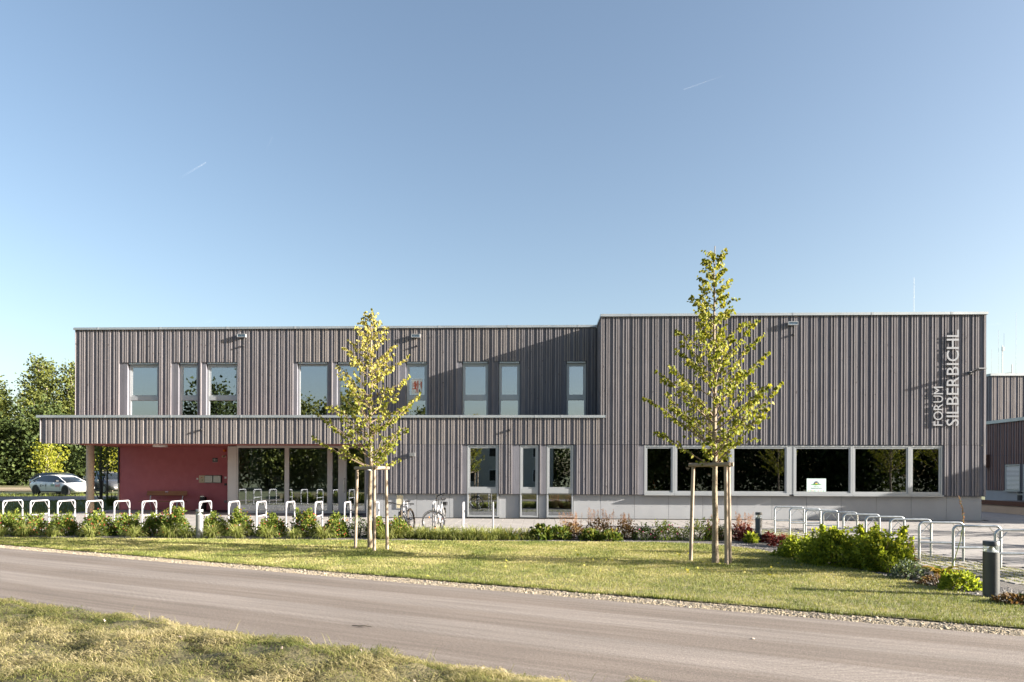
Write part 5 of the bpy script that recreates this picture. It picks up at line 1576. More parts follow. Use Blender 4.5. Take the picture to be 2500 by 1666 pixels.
# ------------------------------------------------------------------ shrubs and perennials
def dome_points(n, w, d, h, rough, seed_, low=.0, shell=.55):
    a = rng.uniform(0, 2 * PI, n)
    e = np.arcsin(np.clip(rng.uniform(low, 1, n), -1, 1))
    r = shell + (1 - shell) * rng.random(n) ** .5
    k = 1 + rough * (np.sin(a * 3 + seed_) * np.cos(e * 4 + seed_ * 2) + .6 * np.sin(a * 7 + seed_ * 3 + e * 5))
    P = np.stack([np.cos(a) * np.cos(e) * w / 2 * r * k, np.sin(a) * np.cos(e) * d / 2 * r * k, np.sin(e) * h * r * k], 1)
    P[:, 2] = np.maximum(P[:, 2], .02)
    return P
def shrub(name, label, cat, x, y, w, d, h, n, ls, leaf, group=None, flowers=None, rough=.16, seed_=None, stems=9, wid=.6, kind=0, spikes=0, z=0.0, shell=.5, up=.35):
    seed_ = seed_ if seed_ is not None else x * 3.1 + y
    t = thing(name, label, cat, (x, y, z), 0, group)
    P = dome_points(n, w, d, h, rough, seed_, -.05, shell)
    if spikes:                                           # a few shoots standing out of the outline
        for k in range(spikes):
            a = rng.uniform(0, 2 * PI); rr = rng.uniform(.1, .8)
            m_ = int(n * .05)
            s = rng.random(m_)[:, None]
            tip = np.array([math.cos(a) * w / 2 * rr, math.sin(a) * d / 2 * rr, h * rng.uniform(1.02, 1.22)])
            base = tip * [.7, .7, .5]
            P = np.concatenate([P, base + (tip - base) * s + rng.normal(size=(m_, 3)) * .03])
    out = nrm(P / np.array([w / 2, d / 2, h]))
    D = out * .7 + rng.normal(size=P.shape) * .55 + np.array([0, 0, up])
    S = ls * rng.uniform(.6, 1.25, len(P))
    hue = np.clip(rng.beta(2, 2.6, len(P)) + .22 * (P[:, 2] / h - .6), 0, 1)   # leaves turn paler towards the top
    st = MB()
    for k in range(stems):
        a = k * 2 * PI / stems + rng.normal() * .2
        rr = rng.uniform(.3, .85)
        e_ = np.array([math.cos(a) * w / 2 * rr, math.sin(a) * d / 2 * rr, h * rng.uniform(.55, .9)])
        st.tube([(math.cos(a) * .05, math.sin(a) * .05, -.02), e_ * [.45, .45, .5], e_], [.009, .007, .003], 4, cap=False)
    obj('stems', st, MT['stem'], t)
    obj('foliage', leaf_mesh('foliage', P, D, S, hue, wid, .14, kind), leaf, t)
    if flowers:
        nf, fm, fs = flowers
        Q = dome_points(nf, w * 1.03, d * 1.03, h * 1.04, rough, seed_, .12, .9)
        # each blossom a small whorl of petals
        pp, dd = [], []
        for q in Q:
            o_ = unit(q / np.array([w / 2, d / 2, h]) + (0, -.3, .3))
            for k in range(5):
                v = unit(rng.normal(size=3)); v = unit(v - o_ * np.dot(v, o_))
                pp.append(q + o_ * .01); dd.append(v + o_ * .6)
        obj('blossoms', leaf_mesh('blossoms', np.array(pp), np.array(dd), fs * rng.uniform(.7, 1.2, len(pp)), rng.random(len(pp)), .9, .1, 0), fm, t)
    return t
def plant_x(px, Y):
    return at_Y(px, Y)
ROSES = [(8, 64, 52, 3), (78, 78, 46, 2), (158, 64, 48, 3), (236, 70, 58, 4), (308, 68, 50, 2), (381, 64, 47, 2), (424, 66, 66, 2), (518, 70, 48, 2), (584, 62, 59, 4), (664, 66, 48, 4), (748, 62, 60, 3), (820, 58, 52, 4), (921, 44, 44, 2), (970, 66, 40, 4)]
rl = ['red flowering rose bush at the left edge of the bed', 'low wide red flowering rose bush between the first two left racks', 'red flowering rose bush under the third white rack from the left', 'tall red flowering rose bush in front of the fourth white rack, near the column',
      'sparsely flowering rose bush in front of the fifth white rack', 'dark leaved rose bush in front of the bench, left of a taller one', 'tall rose bush with long shoots directly left of the grey bollard light', 'rose bush directly right of the grey bollard light',
      'tall rose bush in front of the pale panel left of the glass front', 'rose bush full of salmon blossoms before the left glass pane', 'pointed rose bush with one high shoot before the right glass pane', 'rose bush left of the stakes of the left young tree',
      'small rose bush between the stakes of the left young tree', 'rose bush full of salmon blossoms in front of the mountain bike']
for (px, wpx, hpx, fl), lab in zip(ROSES, rl):
    y = 18.95 + random.uniform(-.2, .15)
    d = y
    sc_px = FPX / (y * 1.02)
    h = hpx / sc_px * .92
    shrub('rose_bush', lab, 'rose bush', at_Y(px, y), y, wpx / sc_px * 1.08, wpx / sc_px * .95, h, 2100, .066, LF['rose'], 'red flowering rose bushes along the bed', (int(16 + 12 * fl), LF['redfl'], .026), .2, None, 12, .62, 0, 3 if fl < 4 else 2)
shrub('evergreen_shrub', 'dark glossy evergreen shrub behind the stakes of the left young tree', 'shrub', at_Y(874, 18.9), 18.9, .66, .6, .56, 800, .05, LF['darkgreen'], None, None, .12)

def tuft(label, x, y, n, L, W, leaf, group, lean=(.2, 1.1), name='sedge_tuft', cat='grass tuft', curl=1.0, z=0.0, r=.07):
    t = thing(name, label, cat, (x, y, z), 0, group)
    a = rng.uniform(0, 2 * PI, n)
    rr = r * np.sqrt(rng.random(n))
    P = np.stack([np.cos(a) * rr, np.sin(a) * rr, np.zeros(n)], 1)
    obj('blades', blade_mesh('blades', P, a + rng.normal(size=n) * .4, L * rng.uniform(.6, 1.1, n), W * rng.uniform(.7, 1.2, n), rng.uniform(*lean, n), rng.random(n), curl), leaf, t)
    return t
TUFTS = [(0, .42), (60, .52), (127, .42), (224, .50), (329, .46), (416, .50), (458, .40), (518, .55), (581, .56), (655, .50), (719, .38), (790, .56)]
tl = ['cut off by the left edge of the photo', 'between the first two rose bushes from the left', 'at the foot of the third rack from the left', 'below the tall rose bush near the column', 'in front of the bench', 'left of the grey bollard light', 'touching the foot of the grey bollard light',
      'right of the grey bollard light', 'below the pale panel of the glass front', 'below the left glass pane', 'small one below the mullion of the glass front', 'left of the young tree stakes']
for (px, L), lab in zip(TUFTS, tl):
    y = 18.32 + random.uniform(-.08, .08)
    tuft('yellow green sedge tuft ' + lab, at_Y(px, y), y, 230, L * 1.02, .012, LF['sedge'], 'sedge tufts in the flower bed', (.35, 1.35), r=.09)
MID = [944, 985, 1016, 1046, 1076, 1106, 1136, 1166, 1196, 1226, 1250, 1288]
ml = ['right of the young tree stakes', 'below the rose bush by the mountain bike', 'below the mountain bike', 'left of the city bike wheel', 'below the city bike front wheel', 'right of the city bike', 'below the empty rack by the city bike', 'between the last two white racks', 'below the last white rack', 'right of the last white rack', 'smaller and darker, left of the peony', 'nestled against the peony leaves']
for px, lab in zip(MID, ml):
    y = 18.5 + random.uniform(-.18, .18)
    tuft('dense sedge clump ' + lab, at_Y(px, y), y, 260, .47 if px < 1240 else .42, .012, LF['sedge'] if px != 1250 else LF['peony'], 'sedge clumps in the middle of the bed', (.3, 1.35), r=.18)
for px, lab in ((965, 'behind the clump by the young tree'), (1030, 'second row, behind the mountain bike clump'), (1092, 'second row, by the city bike'), (1150, 'second row, by the empty rack'), (1212, 'second row, by the last white rack')):
    tuft('dense sedge clump ' + lab, at_Y(px, 19.1), 19.1, 200, .42, .012, LF['sedge'], 'sedge clumps in the middle of the bed', (.3, 1.3), r=.16)
def pshrub(name, label, cat, px0, px1, ytop, Y, leaf, n, ls, **k):
    s = FPX / (Y * 1.01)
    top = EYE - (ytop - 1160 - ROLL * ((px0 + px1) / 2 - 1250)) / s
    return shrub(name, label, cat, at_Y((px0 + px1) / 2, Y), Y, (px1 - px0) / s * 1.05, min(.9, (px1 - px0) / s), top, n, ls, leaf, **k)
pshrub('peony', 'dark green peony with broad leaves right of the sedge clumps', 'perennial', 1296, 1350, 1283, 18.6, LF['peony'], 420, .12, rough=.12)
pshrub('peony', 'peony with some browned leaves below the staircase window', 'perennial', 1336, 1392, 1284, 18.7, LF['peony'], 420, .12, rough=.12)
pshrub('peony', 'low fresh green peony below the orange and pink plumes', 'perennial', 1418, 1465, 1293, 18.5, LF['peony'], 380, .11, rough=.12)
pshrub('peony', 'low green perennial right of the pink plumes, left of the stones', 'perennial', 1462, 1518, 1296, 18.4, LF['peony'], 380, .10, rough=.12)
def plumes(label, px0, px1, ytop, Y, leaf, plume, nplume):
    t = pshrub('astilbe', label, 'astilbe', px0, px1, ytop + 24, Y, leaf, 700, .07, rough=.14)
    s = FPX / (Y * 1.01)
    top = EYE - (ytop - 1160 - ROLL * ((px0 + px1) / 2 - 1250)) / s
    P, D = [], []
    w = (px1 - px0) / s
    stm = MB()
    for k in range(nplume):
        bx, by = rng.uniform(-.46, .46) * w, rng.uniform(-.25, .25)
        hh = top * rng.uniform(.85, 1.08); lx, ly = rng.normal() * .06, rng.normal() * .04
        z0 = top * .5
        stm.tube([(bx, by, z0 * .4), (bx + lx, by + ly, hh)], [.004, .0015], 4, cap=False)
        for j in range(90):
            q = rng.random()
            rr = .075 * (1 - q) ** .8 + .008
            P.append((bx + lx * (.4 + .6 * q) + rng.normal() * rr * .6, by + ly + rng.normal() * rr * .6, z0 + (hh - z0) * q))
            D.append(rng.normal(size=3) + (0, 0, .8))
    obj('plume_stems', stm, MT['stem'], t)
    obj('plumes', leaf_mesh('plumes', np.array(P), np.array(D), .024 * rng.uniform(.6, 1.3, len(P)), rng.random(len(P)), .5, .1), plume, t, kind='stuff')
    return t
plumes('astilbe with faded orange yellow plumes right of the peonies', 1368, 1428, 1250, 18.9, LF['russet'], LF['astilbe'], 10)
plumes('large astilbe with pale pink brown plumes before the plinth', 1430, 1500, 1243, 19.2, LF['russet'], LF['astilbe'], 16)
plumes('astilbe with two tall reddish plumes left of the pink roses', 1500, 1552, 1246, 19.0, LF['russet'], LF['astilbe'], 7)
plumes('astilbe with copper plumes over dark red leaves right of the right young tree', 1780, 1842, 1252, 19.0, LF['heuchera'], LF['astilbe'], 14)
plumes('small astilbe with few plumes between the right tree stakes', 1722, 1764, 1258, 19.0, LF['russet'], LF['astilbe'], 5)
pshrub('pink_rose', 'low pink flowering rose left of the right tree stakes', 'rose bush', 1545, 1600, 1283, 18.7, LF['darkgreen'], 900, .05, flowers=(9, LF['pinkfl'], .035), rough=.2, spikes=2)
pshrub('pink_rose', 'pink flowering rose with russet shoots left of the right tree stakes', 'rose bush', 1592, 1662, 1277, 18.8, LF['rose'], 1100, .05, flowers=(12, LF['pinkfl'], .035), rough=.2, spikes=3)
pshrub('pink_rose', 'pink flowering rose behind the trunk of the right young tree', 'rose bush', 1655, 1745, 1274, 18.8, LF['rose'], 1200, .05, flowers=(12, LF['pinkfl'], .035), rough=.2, spikes=3)
pshrub('pink_rose', 'small pink rose right of the trunk of the right young tree', 'rose bush', 1738, 1790, 1280, 18.8, LF['darkgreen'], 700, .05, flowers=(5, LF['pinkfl'], .035), rough=.2)
pshrub('small_hosta', 'small yellow green hosta left of the dark bollard', 'perennial', 1822, 1848, 1302, 18.0, LF['bright'], 160, .12, rough=.1)
pshrub('heuchera', 'dark red leaved plant at the foot of the dark bollard', 'perennial', 1800, 1846, 1288, 18.6, LF['heuchera'], 450, .07, rough=.12)
pshrub('heuchera', 'dark red leaved plant right of the dark bollard', 'perennial', 1862, 1892, 1298, 18.2, LF['heuchera'], 380, .07, rough=.12)
pshrub('heuchera', 'low wide dark red leaved plant left of the large green bush', 'perennial', 1880, 1948, 1304, 17.2, LF['heuchera'], 650, .07, rough=.12)
tuft('upright reed like green blades left of the large green bush', at_Y(1930, 16.4), 16.4, 50, .45, .010, LF['bright'], None, (.02, .2), 'reed_tuft', 'grass tuft', .3)
# the bright bushes in front of the galvanised racks
shrub('bright_green_bush', 'low darker end of the green bushes next to the dark red plants', 'shrub', 5.72, 15.0, 1.15, 1.0, .40, 3000, .055, LF['bright'], None, None, .22, 2.0, 14, .85, 1)
shrub('bright_green_bush', 'middle sized yellow green bush in front of the galvanised racks', 'shrub', 5.88, 13.85, 1.28, 1.15, .60, 5200, .055, LF['bright'], None, None, .24, 4.0, 18, .85, 1, 4)
shrub('bright_green_bush', 'largest yellow green bush in front of the galvanised racks', 'shrub', 6.42, 13.15, 1.18, 1.1, .64, 5400, .055, LF['bright'], None, None, .24, 6.1, 18, .85, 1, 5)
shrub('russet_shrub', 'small russet shrub poking out behind the largest green bush', 'shrub', 7.02, 13.45, .5, .5, .62, 320, .06, LF['russet'], None, None, .2)
shrub('bluish_perennial', 'low bluish green perennial left of the hosta', 'perennial', 6.32, 11.95, .62, .5, .30, 460, .06, LF['bluegreen'], None, None, .12)
shrub('green_perennial', 'low bright green perennial left of the large bollard', 'perennial', 6.52, 10.85, .66, .5, .27, 1100, .048, LF['bright'], None, None, .14, 9.0, 8, .7, 1)
shrub('bronze_perennial', 'low bronze leaved perennial in front of the hosta', 'perennial', 6.42, 11.25, .60, .45, .15, 420, .05, LF['russet'], None, None, .12)
shrub('bronze_perennial', 'low bronze green perennial at the right edge beside the large bollard', 'perennial', 6.52, 9.72, .42, .38, .12, 320, .05, LF['russet'], None, None, .12)
shrub('green_perennial', 'small green perennial cut off by the right edge', 'perennial', 6.80, 9.65, .35, .35, .15, 220, .07, LF['peony'], None, None, .12)
# hosta with broad arching leaves and one flower stalk
hx, hy = 6.85, 11.9
t = thing('hosta', 'yellowing hosta with broad arching leaves and one tall bare flower stalk', 'perennial', (hx, hy, 0))
lf = MB()
n_ = 26
for k in range(n_):
    a = k * 2.4 + rng.normal() * .2
    L = rng.uniform(.28, .48); W = rng.uniform(.045, .075)
    el = rng.uniform(.5, 1.25)
    me = MB()
    pts = []
    for s in np.linspace(0, 1, 6):
        rr = L * s * math.cos(el * (1 - .35 * s)); zz = L * math.sin(el) * s * (1 - .55 * s * s) + .03
        wd = W * math.sin(PI * min(1, s * .9 + .1)) * (1 if s < 1 else 0.02)
        c = np.array((math.cos(a) * rr, math.sin(a) * rr, zz)); sd = np.array((-math.sin(a), math.cos(a), 0)) * wd
        pts.append((c - sd, c + (0, 0, -.012), c + sd))
    V = [q for p in pts for q in p]
    Fs = []
    for i in range(5):
        Fs += [(i * 3, i * 3 + 1, i * 3 + 4, i * 3 + 3), (i * 3 + 1, i * 3 + 2, i * 3 + 5, i * 3 + 4)]
    mm = np_mesh('leaf', np.array(V), [np.array(Fs)], [np.full(len(Fs), rng.random())])
    mm.shade_smooth()
    obj('leaf', mm, LF['hosta'], t)
sp = [np.array((.09, -.05, .1)), np.array((.20, -.02, .36)), np.array((.30, 0, .66)), np.array((.35, 0, .98)), np.array((.34, 0, 1.2)), np.array((.28, 0, 1.40))]
obj('flower_stalk', MB().tube(sp, [.008, .007, .006, .005, .004, .003], 6), LF['hosta'], t)
P = []
for s in np.linspace(0, 1, 60):
    q = 3 + s * 1.99
    k = int(q); p = sp[k] * (1 - (q - k)) + sp[min(k + 1, 5)] * (q - k)
    P.append(p)
P = np.array(P)
obj('seed_pods', leaf_mesh('seed_pods', P, rng.normal(size=P.shape) + (0, 0, -.2), .035 * np.ones(60), rng.random(60), .4, .1), LF['astilbe'], t)
for i, (x, y, h) in enumerate([(-22.6, 35.2, .75), (-21.9, 35.8, .8), (-21.2, 35.0, .7)]):
    tuft(['ornamental grass clump in the shade left of the red wall, nearest the stake frame', 'ornamental grass clump in the shade beside the red wall, middle one', 'ornamental grass clump in the shade touching the red wall end'][i], x, y, 240, h * 1.15, .014, LF['peony'], 'shaded ornamental grasses left of the red wall', (.1, 1.0), 'ornamental_grass', 'grass tuft', z=float(gz(x, y)), r=.2)

# ------------------------------------------------------------------ bigger trees
def big_tree(name, label, x, y, z, H, W, n, ls, leaf, bark, seed, clear=.15, group=None, lobes=22, pointed=.0, cat='tree'):
    global rng
    keep = rng
    rng = np.random.default_rng(seed)
    t = thing(name, label, cat, (x, y, z), 0, group)
    tr = MB()
    wob = rng.normal(size=(6, 2)) * .012 * H
    tp = [np.array((wob[i, 0] * i / 5, wob[i, 1] * i / 5, H * .92 * i / 5)) for i in range(6)]
    tr.tube(tp, [H * .020 * (1 - .17 * i) for i in range(6)], 8)
    cs = []
    for k in range(lobes):
        f = (k + .5) / lobes
        zc = H * (clear + (1 - clear) * f * .93)
        prof = math.sin(PI * min(1, .12 + .88 * f)) ** .6 if pointed < .5 else (1 - f) ** .55 * .95 + .12
        a = k * 2.4 + rng.normal() * .5
        rr = W / 2 * prof * rng.uniform(.25, .78)
        c = np.array((math.cos(a) * rr, math.sin(a) * rr, zc))
        R = np.array((1, 1, .85)) * W * (.17 + .13 * prof) * rng.uniform(.75, 1.15)
        cs.append((c, R))
        i = min(4, int(f * 4.5))
        tr.tube([tp[i], tp[i] * .4 + c * .6 - (0, 0, .06 * H * (1 - f)), c], [H * .0075, H * .005, H * .002], 5, cap=False)
    obj('trunk', tr, bark, t, smooth=True)
    vol = np.array([R[0] ** 2 for _, R in cs]); cnt = (n * vol / vol.sum()).astype(int)
    P, D = [], []
    for (c, R), m_ in zip(cs, cnt):
        v = nrm(rng.normal(size=(m_, 3)))
        r = .45 + .6 * rng.random((m_, 1)) ** .6
        k = 1 + .28 * np.sin(v[:, :1] * 5 + c[2]) * np.cos(v[:, 1:2] * 6 + c[0]) + .15 * rng.normal(size=(m_, 1))
        P.append(c + v * R * r * k)
        D.append(v * .6 + rng.normal(size=(m_, 3)) * .6 + (0, 0, -.15))
    P, D = np.concatenate(P), np.concatenate(D)
    ok = P[:, 2] > H * clear * .4
    P, D = P[ok], D[ok]
    big = fnoise(P[:, 0] * .9 / W * 6 + 9, P[:, 2] * .9 / W * 6 + P[:, 1] / W * 3)
    val = np.clip(rng.beta(2, 2.5, len(P)) * .7 + .55 * (big - .3), 0, 1)
    obj('crown', leaf_mesh('crown', P, D, ls * rng.uniform(.6, 1.3, len(P)), val, .75, .15), leaf, t)
    rng = keep
    return t
FOREST = [  # xc, zc, H, W, leaf, clear, pointed, label
    (-67.5, 98, 18.9, 7.5, 'poplar', .12, .9, 'tall poplar with pale trunk, left one of the two highest behind the cars'),
    (-63.6, 99, 18.2, 7.5, 'poplar', .12, .9, 'tall poplar, right one of the two highest, touching the timber building'),
    (-73.5, 96, 15.6, 7.5, 'poplar', .10, .6, 'broad poplar with paler top left of the two highest'),
    (-79.5, 95, 13.6, 9.0, 'poplar', .08, .2, 'rounded yellowish tree at the left edge of the photo'),
    (-70.5, 84, 9.5, 9.0, 'oak', .02, .2, 'dark bushy tree in front of the poplars on the far left'),
    (-63.0, 82, 9.0, 8.0, 'oak', .02, .2, 'dark bushy tree behind the white hatchback'),
    (-57.0, 84, 10.0, 8.5, 'oak', .03, .2, 'grey green tree behind the concrete column'),
    (-58.5, 100, 15.0, 9.0, 'poplar', .05, .3, 'dark tree filling the gap above the dark grey car'),
    (-51.5, 86, 9.5, 8.5, 'oak', .04, .2, 'dark tree seen between column and red wall'),
    (-54.5, 104, 14.5, 9.0, 'oak', .04, .3, 'far dark tree behind the entrance canopy'),
    (-84.0, 112, 15.0, 11.0, 'oak', .03, .2, 'far dark tree behind the left edge trees'),
    (-76.0, 118, 15.0, 11.0, 'oak', .03, .2, 'far dark tree filling the wood behind the poplars'),
]
for i, (xc, zc, H, W, lf_, cl_, po, lab) in enumerate(FOREST):
    x, y = cw(xc, zc)
    big_tree('poplar_tree' if lf_ == 'poplar' else 'broadleaf_tree', lab, x, y, .2, H, W, 11000 if i < 4 else 6500, .34 if lf_ == 'poplar' else .42, LF[lf_], MT['palebark'] if lf_ == 'poplar' else MT['darkbark'], 40 + i, cl_, 'trees at the edge of the wood', 26 if lf_ == 'poplar' else 18, po)
x, y = cw(-37.4, 55)
big_tree('young_maple_tree', 'small bright yellow green tree standing behind the white hatchback', x, y, .25, 4.3, 2.3, 1500, .17, LF['young'], MT['palebark'], 71, .38, None, 14, .3)
x, y = cw(-34.3, 58)
ymt = big_tree('young_maple_tree', 'small bright yellow green tree with pale stakes between column and red wall', x, y, .26, 4.2, 2.4, 1500, .17, LF['young'], MT['palebark'], 72, .38, None, 14, .3)
t = thing('tree_stakes', 'pale timber stake frame of the bright young tree beside the red wall', 'tree support', (x, y - .2, .26))
for dx in (-.5, .5):
    obj('post', MB().tube([(dx, 0, 0), (dx * .9, 0, 1.75)], .045, 8), MT['stake'], t)
obj('rail', MB().tube([(-.55, 0, 1.7), (.55, 0, 1.72)], .045, 8), MT['stake'], t)
x, y = cw(-22.9, 38.3)
t = thing('tree_stakes', 'dark stake frame in the shade right of the concrete column', 'tree support', (x, y, .1))
for dx in (-.20, .20):
    obj('post', MB().tube([(dx, 0, 0), (dx, 0, 1.95)], .045, 8), MT['darkbark'], t)
obj('rail', MB().tube([(-.30, 0, 1.95), (.30, 0, 1.95)], .05, 8), MT['darkbark'], t)
big_tree('young_maple_tree', 'shaded young tree with dark trunk in the dark stake frame by the column', x - .25, y + .15, .1, 4.6, 2.8, 1500, .15, LF['poplar'], MT['darkbark'], 73, .40, None, 12, .2)

# ------------------------------------------------------------------ across the road: what the windows mirror and what throws the long shadows
BACK = [(-22, -15, 10.5, 6.5, 'poplar'), (-32.5, -20, 15.5, 7, 'poplar'), (-13.5, -24, 10.0, 7, 'poplar'), (9.5, -24, 12.0, 7, 'oak'), (8.5, -15, 10.0, 8, 'poplar'), (14, -16, 9.5, 8, 'poplar'), (19.5, -14, 9.0, 8, 'oak'), (26, -17, 10.0, 9, 'oak'), (-29, -22, 11, 8, 'poplar'), (0, -32, 10, 9, 'oak'), (11, -30, 11, 9, 'oak'), (33, -24, 10, 9, 'oak'), (-11.5, -15, 8.0, 5.5, 'poplar'), (40, -15, 11, 9, 'oak'), (47, -20, 12, 10, 'oak'), (31, -12, 9, 8, 'oak'), (-22, -26, 13, 9, 'poplar'), (55, -26, 12, 10, 'oak'), (-36, -14, 12, 9, 'oak')]
bl_ = ['tree across the road mirrored at the left end of the glass front', 'tall poplar across the road to the left, mirrored in the first upper window', 'dark tree across the road beside the pale house', 'dark tree across the road to the right of the pale house', 'poplar across the road mirrored in the left part of the window band',
       'dark tree across the road mirrored in the middle of the window band', 'dark tree across the road mirrored right in the window band', 'dark tree across the road beyond the right end of the window band', 'dark tree across the road far to the left', 'dark tree behind the pale house across the road', 'dark tree in the second row across the road', 'dark tree far to the right across the road', 'small poplar left of the pale house across the road', 'tall dark tree across the road beyond the right edge', 'tall dark tree in the second row beyond the right edge', 'broad dark tree across the road opposite the right corner', 'tall dark tree behind the poplars across the road', 'farthest dark tree to the right across the road', 'tall dark tree farthest to the left across the road']
for i, (x, y, H, W, lf_) in enumerate(BACK):
    big_tree('poplar_tree' if lf_ == 'poplar' else 'broadleaf_tree', bl_[i], x, y, 0, H, W, 6500, .40, LF[lf_], MT['darkbark'], 90 + i, .03, 'trees across the road', 22, .2)
t = thing('pale_house', 'pale rendered house with a hipped tile roof across the road', 'house', (-4.0, -26, 0))
obj('wall', MB().box(-5.5, 5.5, -4, 4, 0, 5.7), MT['housewall'], t)
rf = MB().add([(-6.3, -4.8, 5.6), (6.3, -4.8, 5.6), (6.3, 4.8, 5.6), (-6.3, 4.8, 5.6), (-2.4, 0, 8.2), (2.4, 0, 8.2)], [(0, 1, 5, 4), (1, 2, 5), (2, 3, 4, 5), (3, 0, 4), (3, 2, 1, 0)])
obj('roof', rf, MT['rooftile'], t)
for x in (-3.6, -1.2, 1.4, 3.8):
    for z in (1.0, 3.7):
        m = MB(); ring(m, x - .55, x + .55, z, z + 1.4, 3.98, 4.05, .07)
        wo = obj('window', m, MT['white'], t)
        obj('pane', MB().box(x - .48, x + .48, 4.0, 4.02, z + .07, z + 1.33), MT['carglass'], wo)
obj('chimney', MB().box(1.5, 2.1, -.8, -.2, 7, 9.0), MT['housewall'], t)
# young street trees outside the right edge, whose shade lies on lawn and plaza
for i, (x, y, s, r_) in enumerate([(15.0, 11.5, .92, 2.0), (19.5, 16.2, 1.0, 3.1), (22.5, 20.2, 1.05, .7), (24.5, 12.2, 1.1, 1.9)]):
    o = dup(t2, (x, y, 0), r_, ['young lime tree outside the right edge shading the lawn', 'young lime tree outside the right edge shading the racks', 'young lime tree outside the right edge shading the plaza', 'young lime tree far outside the right edge beyond the others'][i], s)

# ------------------------------------------------------------------ vapour trails, very high and far
def trail_mat(name, dens):
    m, nt, p, out = new_mat(name)
    nt.nodes.remove(p)
    df = nt.nodes.new('ShaderNodeBsdfDiffuse'); df.inputs[0].default_value = (.9, .9, .9, 1)
    tl_ = nt.nodes.new('ShaderNodeBsdfTranslucent'); tl_.inputs[0].default_value = (.9, .9, .9, 1)
    ad = nt.nodes.new('ShaderNodeAddShader')
    nt.links.new(df.outputs[0], ad.inputs[0]); nt.links.new(tl_.outputs[0], ad.inputs[1])
    tr = nt.nodes.new('ShaderNodeBsdfTransparent')
    at = nt.nodes.new('ShaderNodeAttribute'); at.attribute_name = 'v'
    mu = nt.nodes.new('ShaderNodeMath'); mu.operation = 'MULTIPLY'; mu.inputs[1].default_value = dens
    nt.links.new(at.outputs['Fac'], mu.inputs[0])
    mx = nt.nodes.new('ShaderNodeMixShader')
    nt.links.new(mu.outputs[0], mx.inputs[0]); nt.links.new(tr.outputs[0], mx.inputs[1]); nt.links.new(ad.outputs[0], mx.inputs[2])
    nt.links.new(mx.outputs[0], out.inputs[0])
    return m
TM = trail_mat('vapour', .016)
def sky_pt(px, py, d=9000.0):
    u, v = (px - 1250) / FPX, (1160 - py) / FPX
    u, v = u - ROLL * v, v + ROLL * u
    return np.array((u * d * cY - d * sY, u * d * sY + d * cY, EYE + v * d))
def trail(label, a, b_, r0, r1, strands):
    A, Bq = sky_pt(*a), sky_pt(*b_)
    Bq = Bq + unit(Bq) * 1500
    t = thing('vapour_trail', label, 'vapour trail', tuple(A), group='vapour trails in the sky')
    for k in range(strands):
        off = np.array((0, 0, (k - (strands - 1) / 2) * r0 * 2.6))
        n = 26
        mb = MB().tube([(Bq - A) * (i / (n - 1)) + off * (1 + i / n) for i in range(n)], [r0 + (r1 - r0) * i / (n - 1) for i in range(n)], 8, cap=False)
        me = mb.mesh('strand', True)
        at = me.attributes.new('v', 'FLOAT', 'FACE')
        at.data.foreach_set('value', np.repeat((1 - np.arange(n - 1) / (n - 1)) ** 1.4, 8).astype(np.float32))
        obj('strand', me, TM, t)
trail('short double vapour trail in the blue sky above the left half of the building', (503, 397), (436, 437), 4, 8, 2)
trail('short single vapour trail in the sky above the right young tree', (1669, 219), (1772, 183), 4, 9, 1)
trail('faint vapour trail low above the left roof', (526, 782), (496, 789), 3, 6, 1)
trail('very faint thin vapour trail in the middle of the left sky', (665, 335), (648, 372), 2, 4, 1)
trail('faint vapour trail beside the right corner of the building', (2442, 790), (2408, 794), 3, 5, 1)

# ------------------------------------------------------------------ grass and gravel
def blades3(name, XY, Z, L, W, lean, val, mat, az=None):
    """single-triangle blades"""
    n = len(XY)
    a = rng.uniform(0, 2 * PI, n) if az is None else az
    P = np.concatenate([XY, Z[:, None]], 1)
    side = np.stack([-np.sin(a), np.cos(a), np.zeros(n)], 1) * (W / 2)[:, None]
    tip = P + np.stack([np.cos(a) * np.sin(lean), np.sin(a) * np.sin(lean), np.cos(lean)], 1) * L[:, None]
    V = np.stack([P - side, P + side, tip], 1).reshape(-1, 3)
    me = np_mesh(name, V, [np.arange(n * 3).reshape(-1, 3)], [val])
    return obj(name, me, mat, kind='stuff')
n = 330000
XY = scatter(LAWN, n)
dist = np.hypot(XY[:, 0], XY[:, 1])
keep = rng.random(n) < np.clip(14.0 / dist, .5, 1)
XY = XY[keep]; dist = dist[keep]; n = len(XY)
pat = fnoise(XY[:, 0] * .8 + 3, XY[:, 1] * .8 + 8) * .6 + fnoise(XY[:, 0] * 3.1, XY[:, 1] * 3.1 + 40) * .4
val = np.clip(.62 * (pat - .5) * 2.6 + .48 + rng.normal(size=n) * .17, 0, 1)
L = rng.uniform(.022, .05, n) * (1.15 - .35 * val)
blades3('lawn_grass', XY, np.full(n, .0), L, .0009 * dist * rng.uniform(.6, 1.1, n), rng.uniform(.1, 1.15, n), val, LF['grass'])
# taller ragged edge towards the gravel verge
n = 16000
t_ = rng.uniform(-27, 3.0, n)
e_ = 9.66 + .05 * (fnoise(t_ * 1.7, t_ * 0 + 4) - .5) * 4 + np.abs(rng.normal(size=n)) * .09
XY = rt[None] * t_[:, None] + rn[None] * e_[:, None]
g_ = fnoise(t_ * 3.5, t_ * 0 + 9)
blades3('lawn_edge_grass', XY, np.full(n, -.01), rng.uniform(.04, .085, n) * (.45 + g_), rng.uniform(.006, .013, n), rng.uniform(.1, .9, n), np.clip(rng.random(n) * .65, 0, 1), LF['verge'])
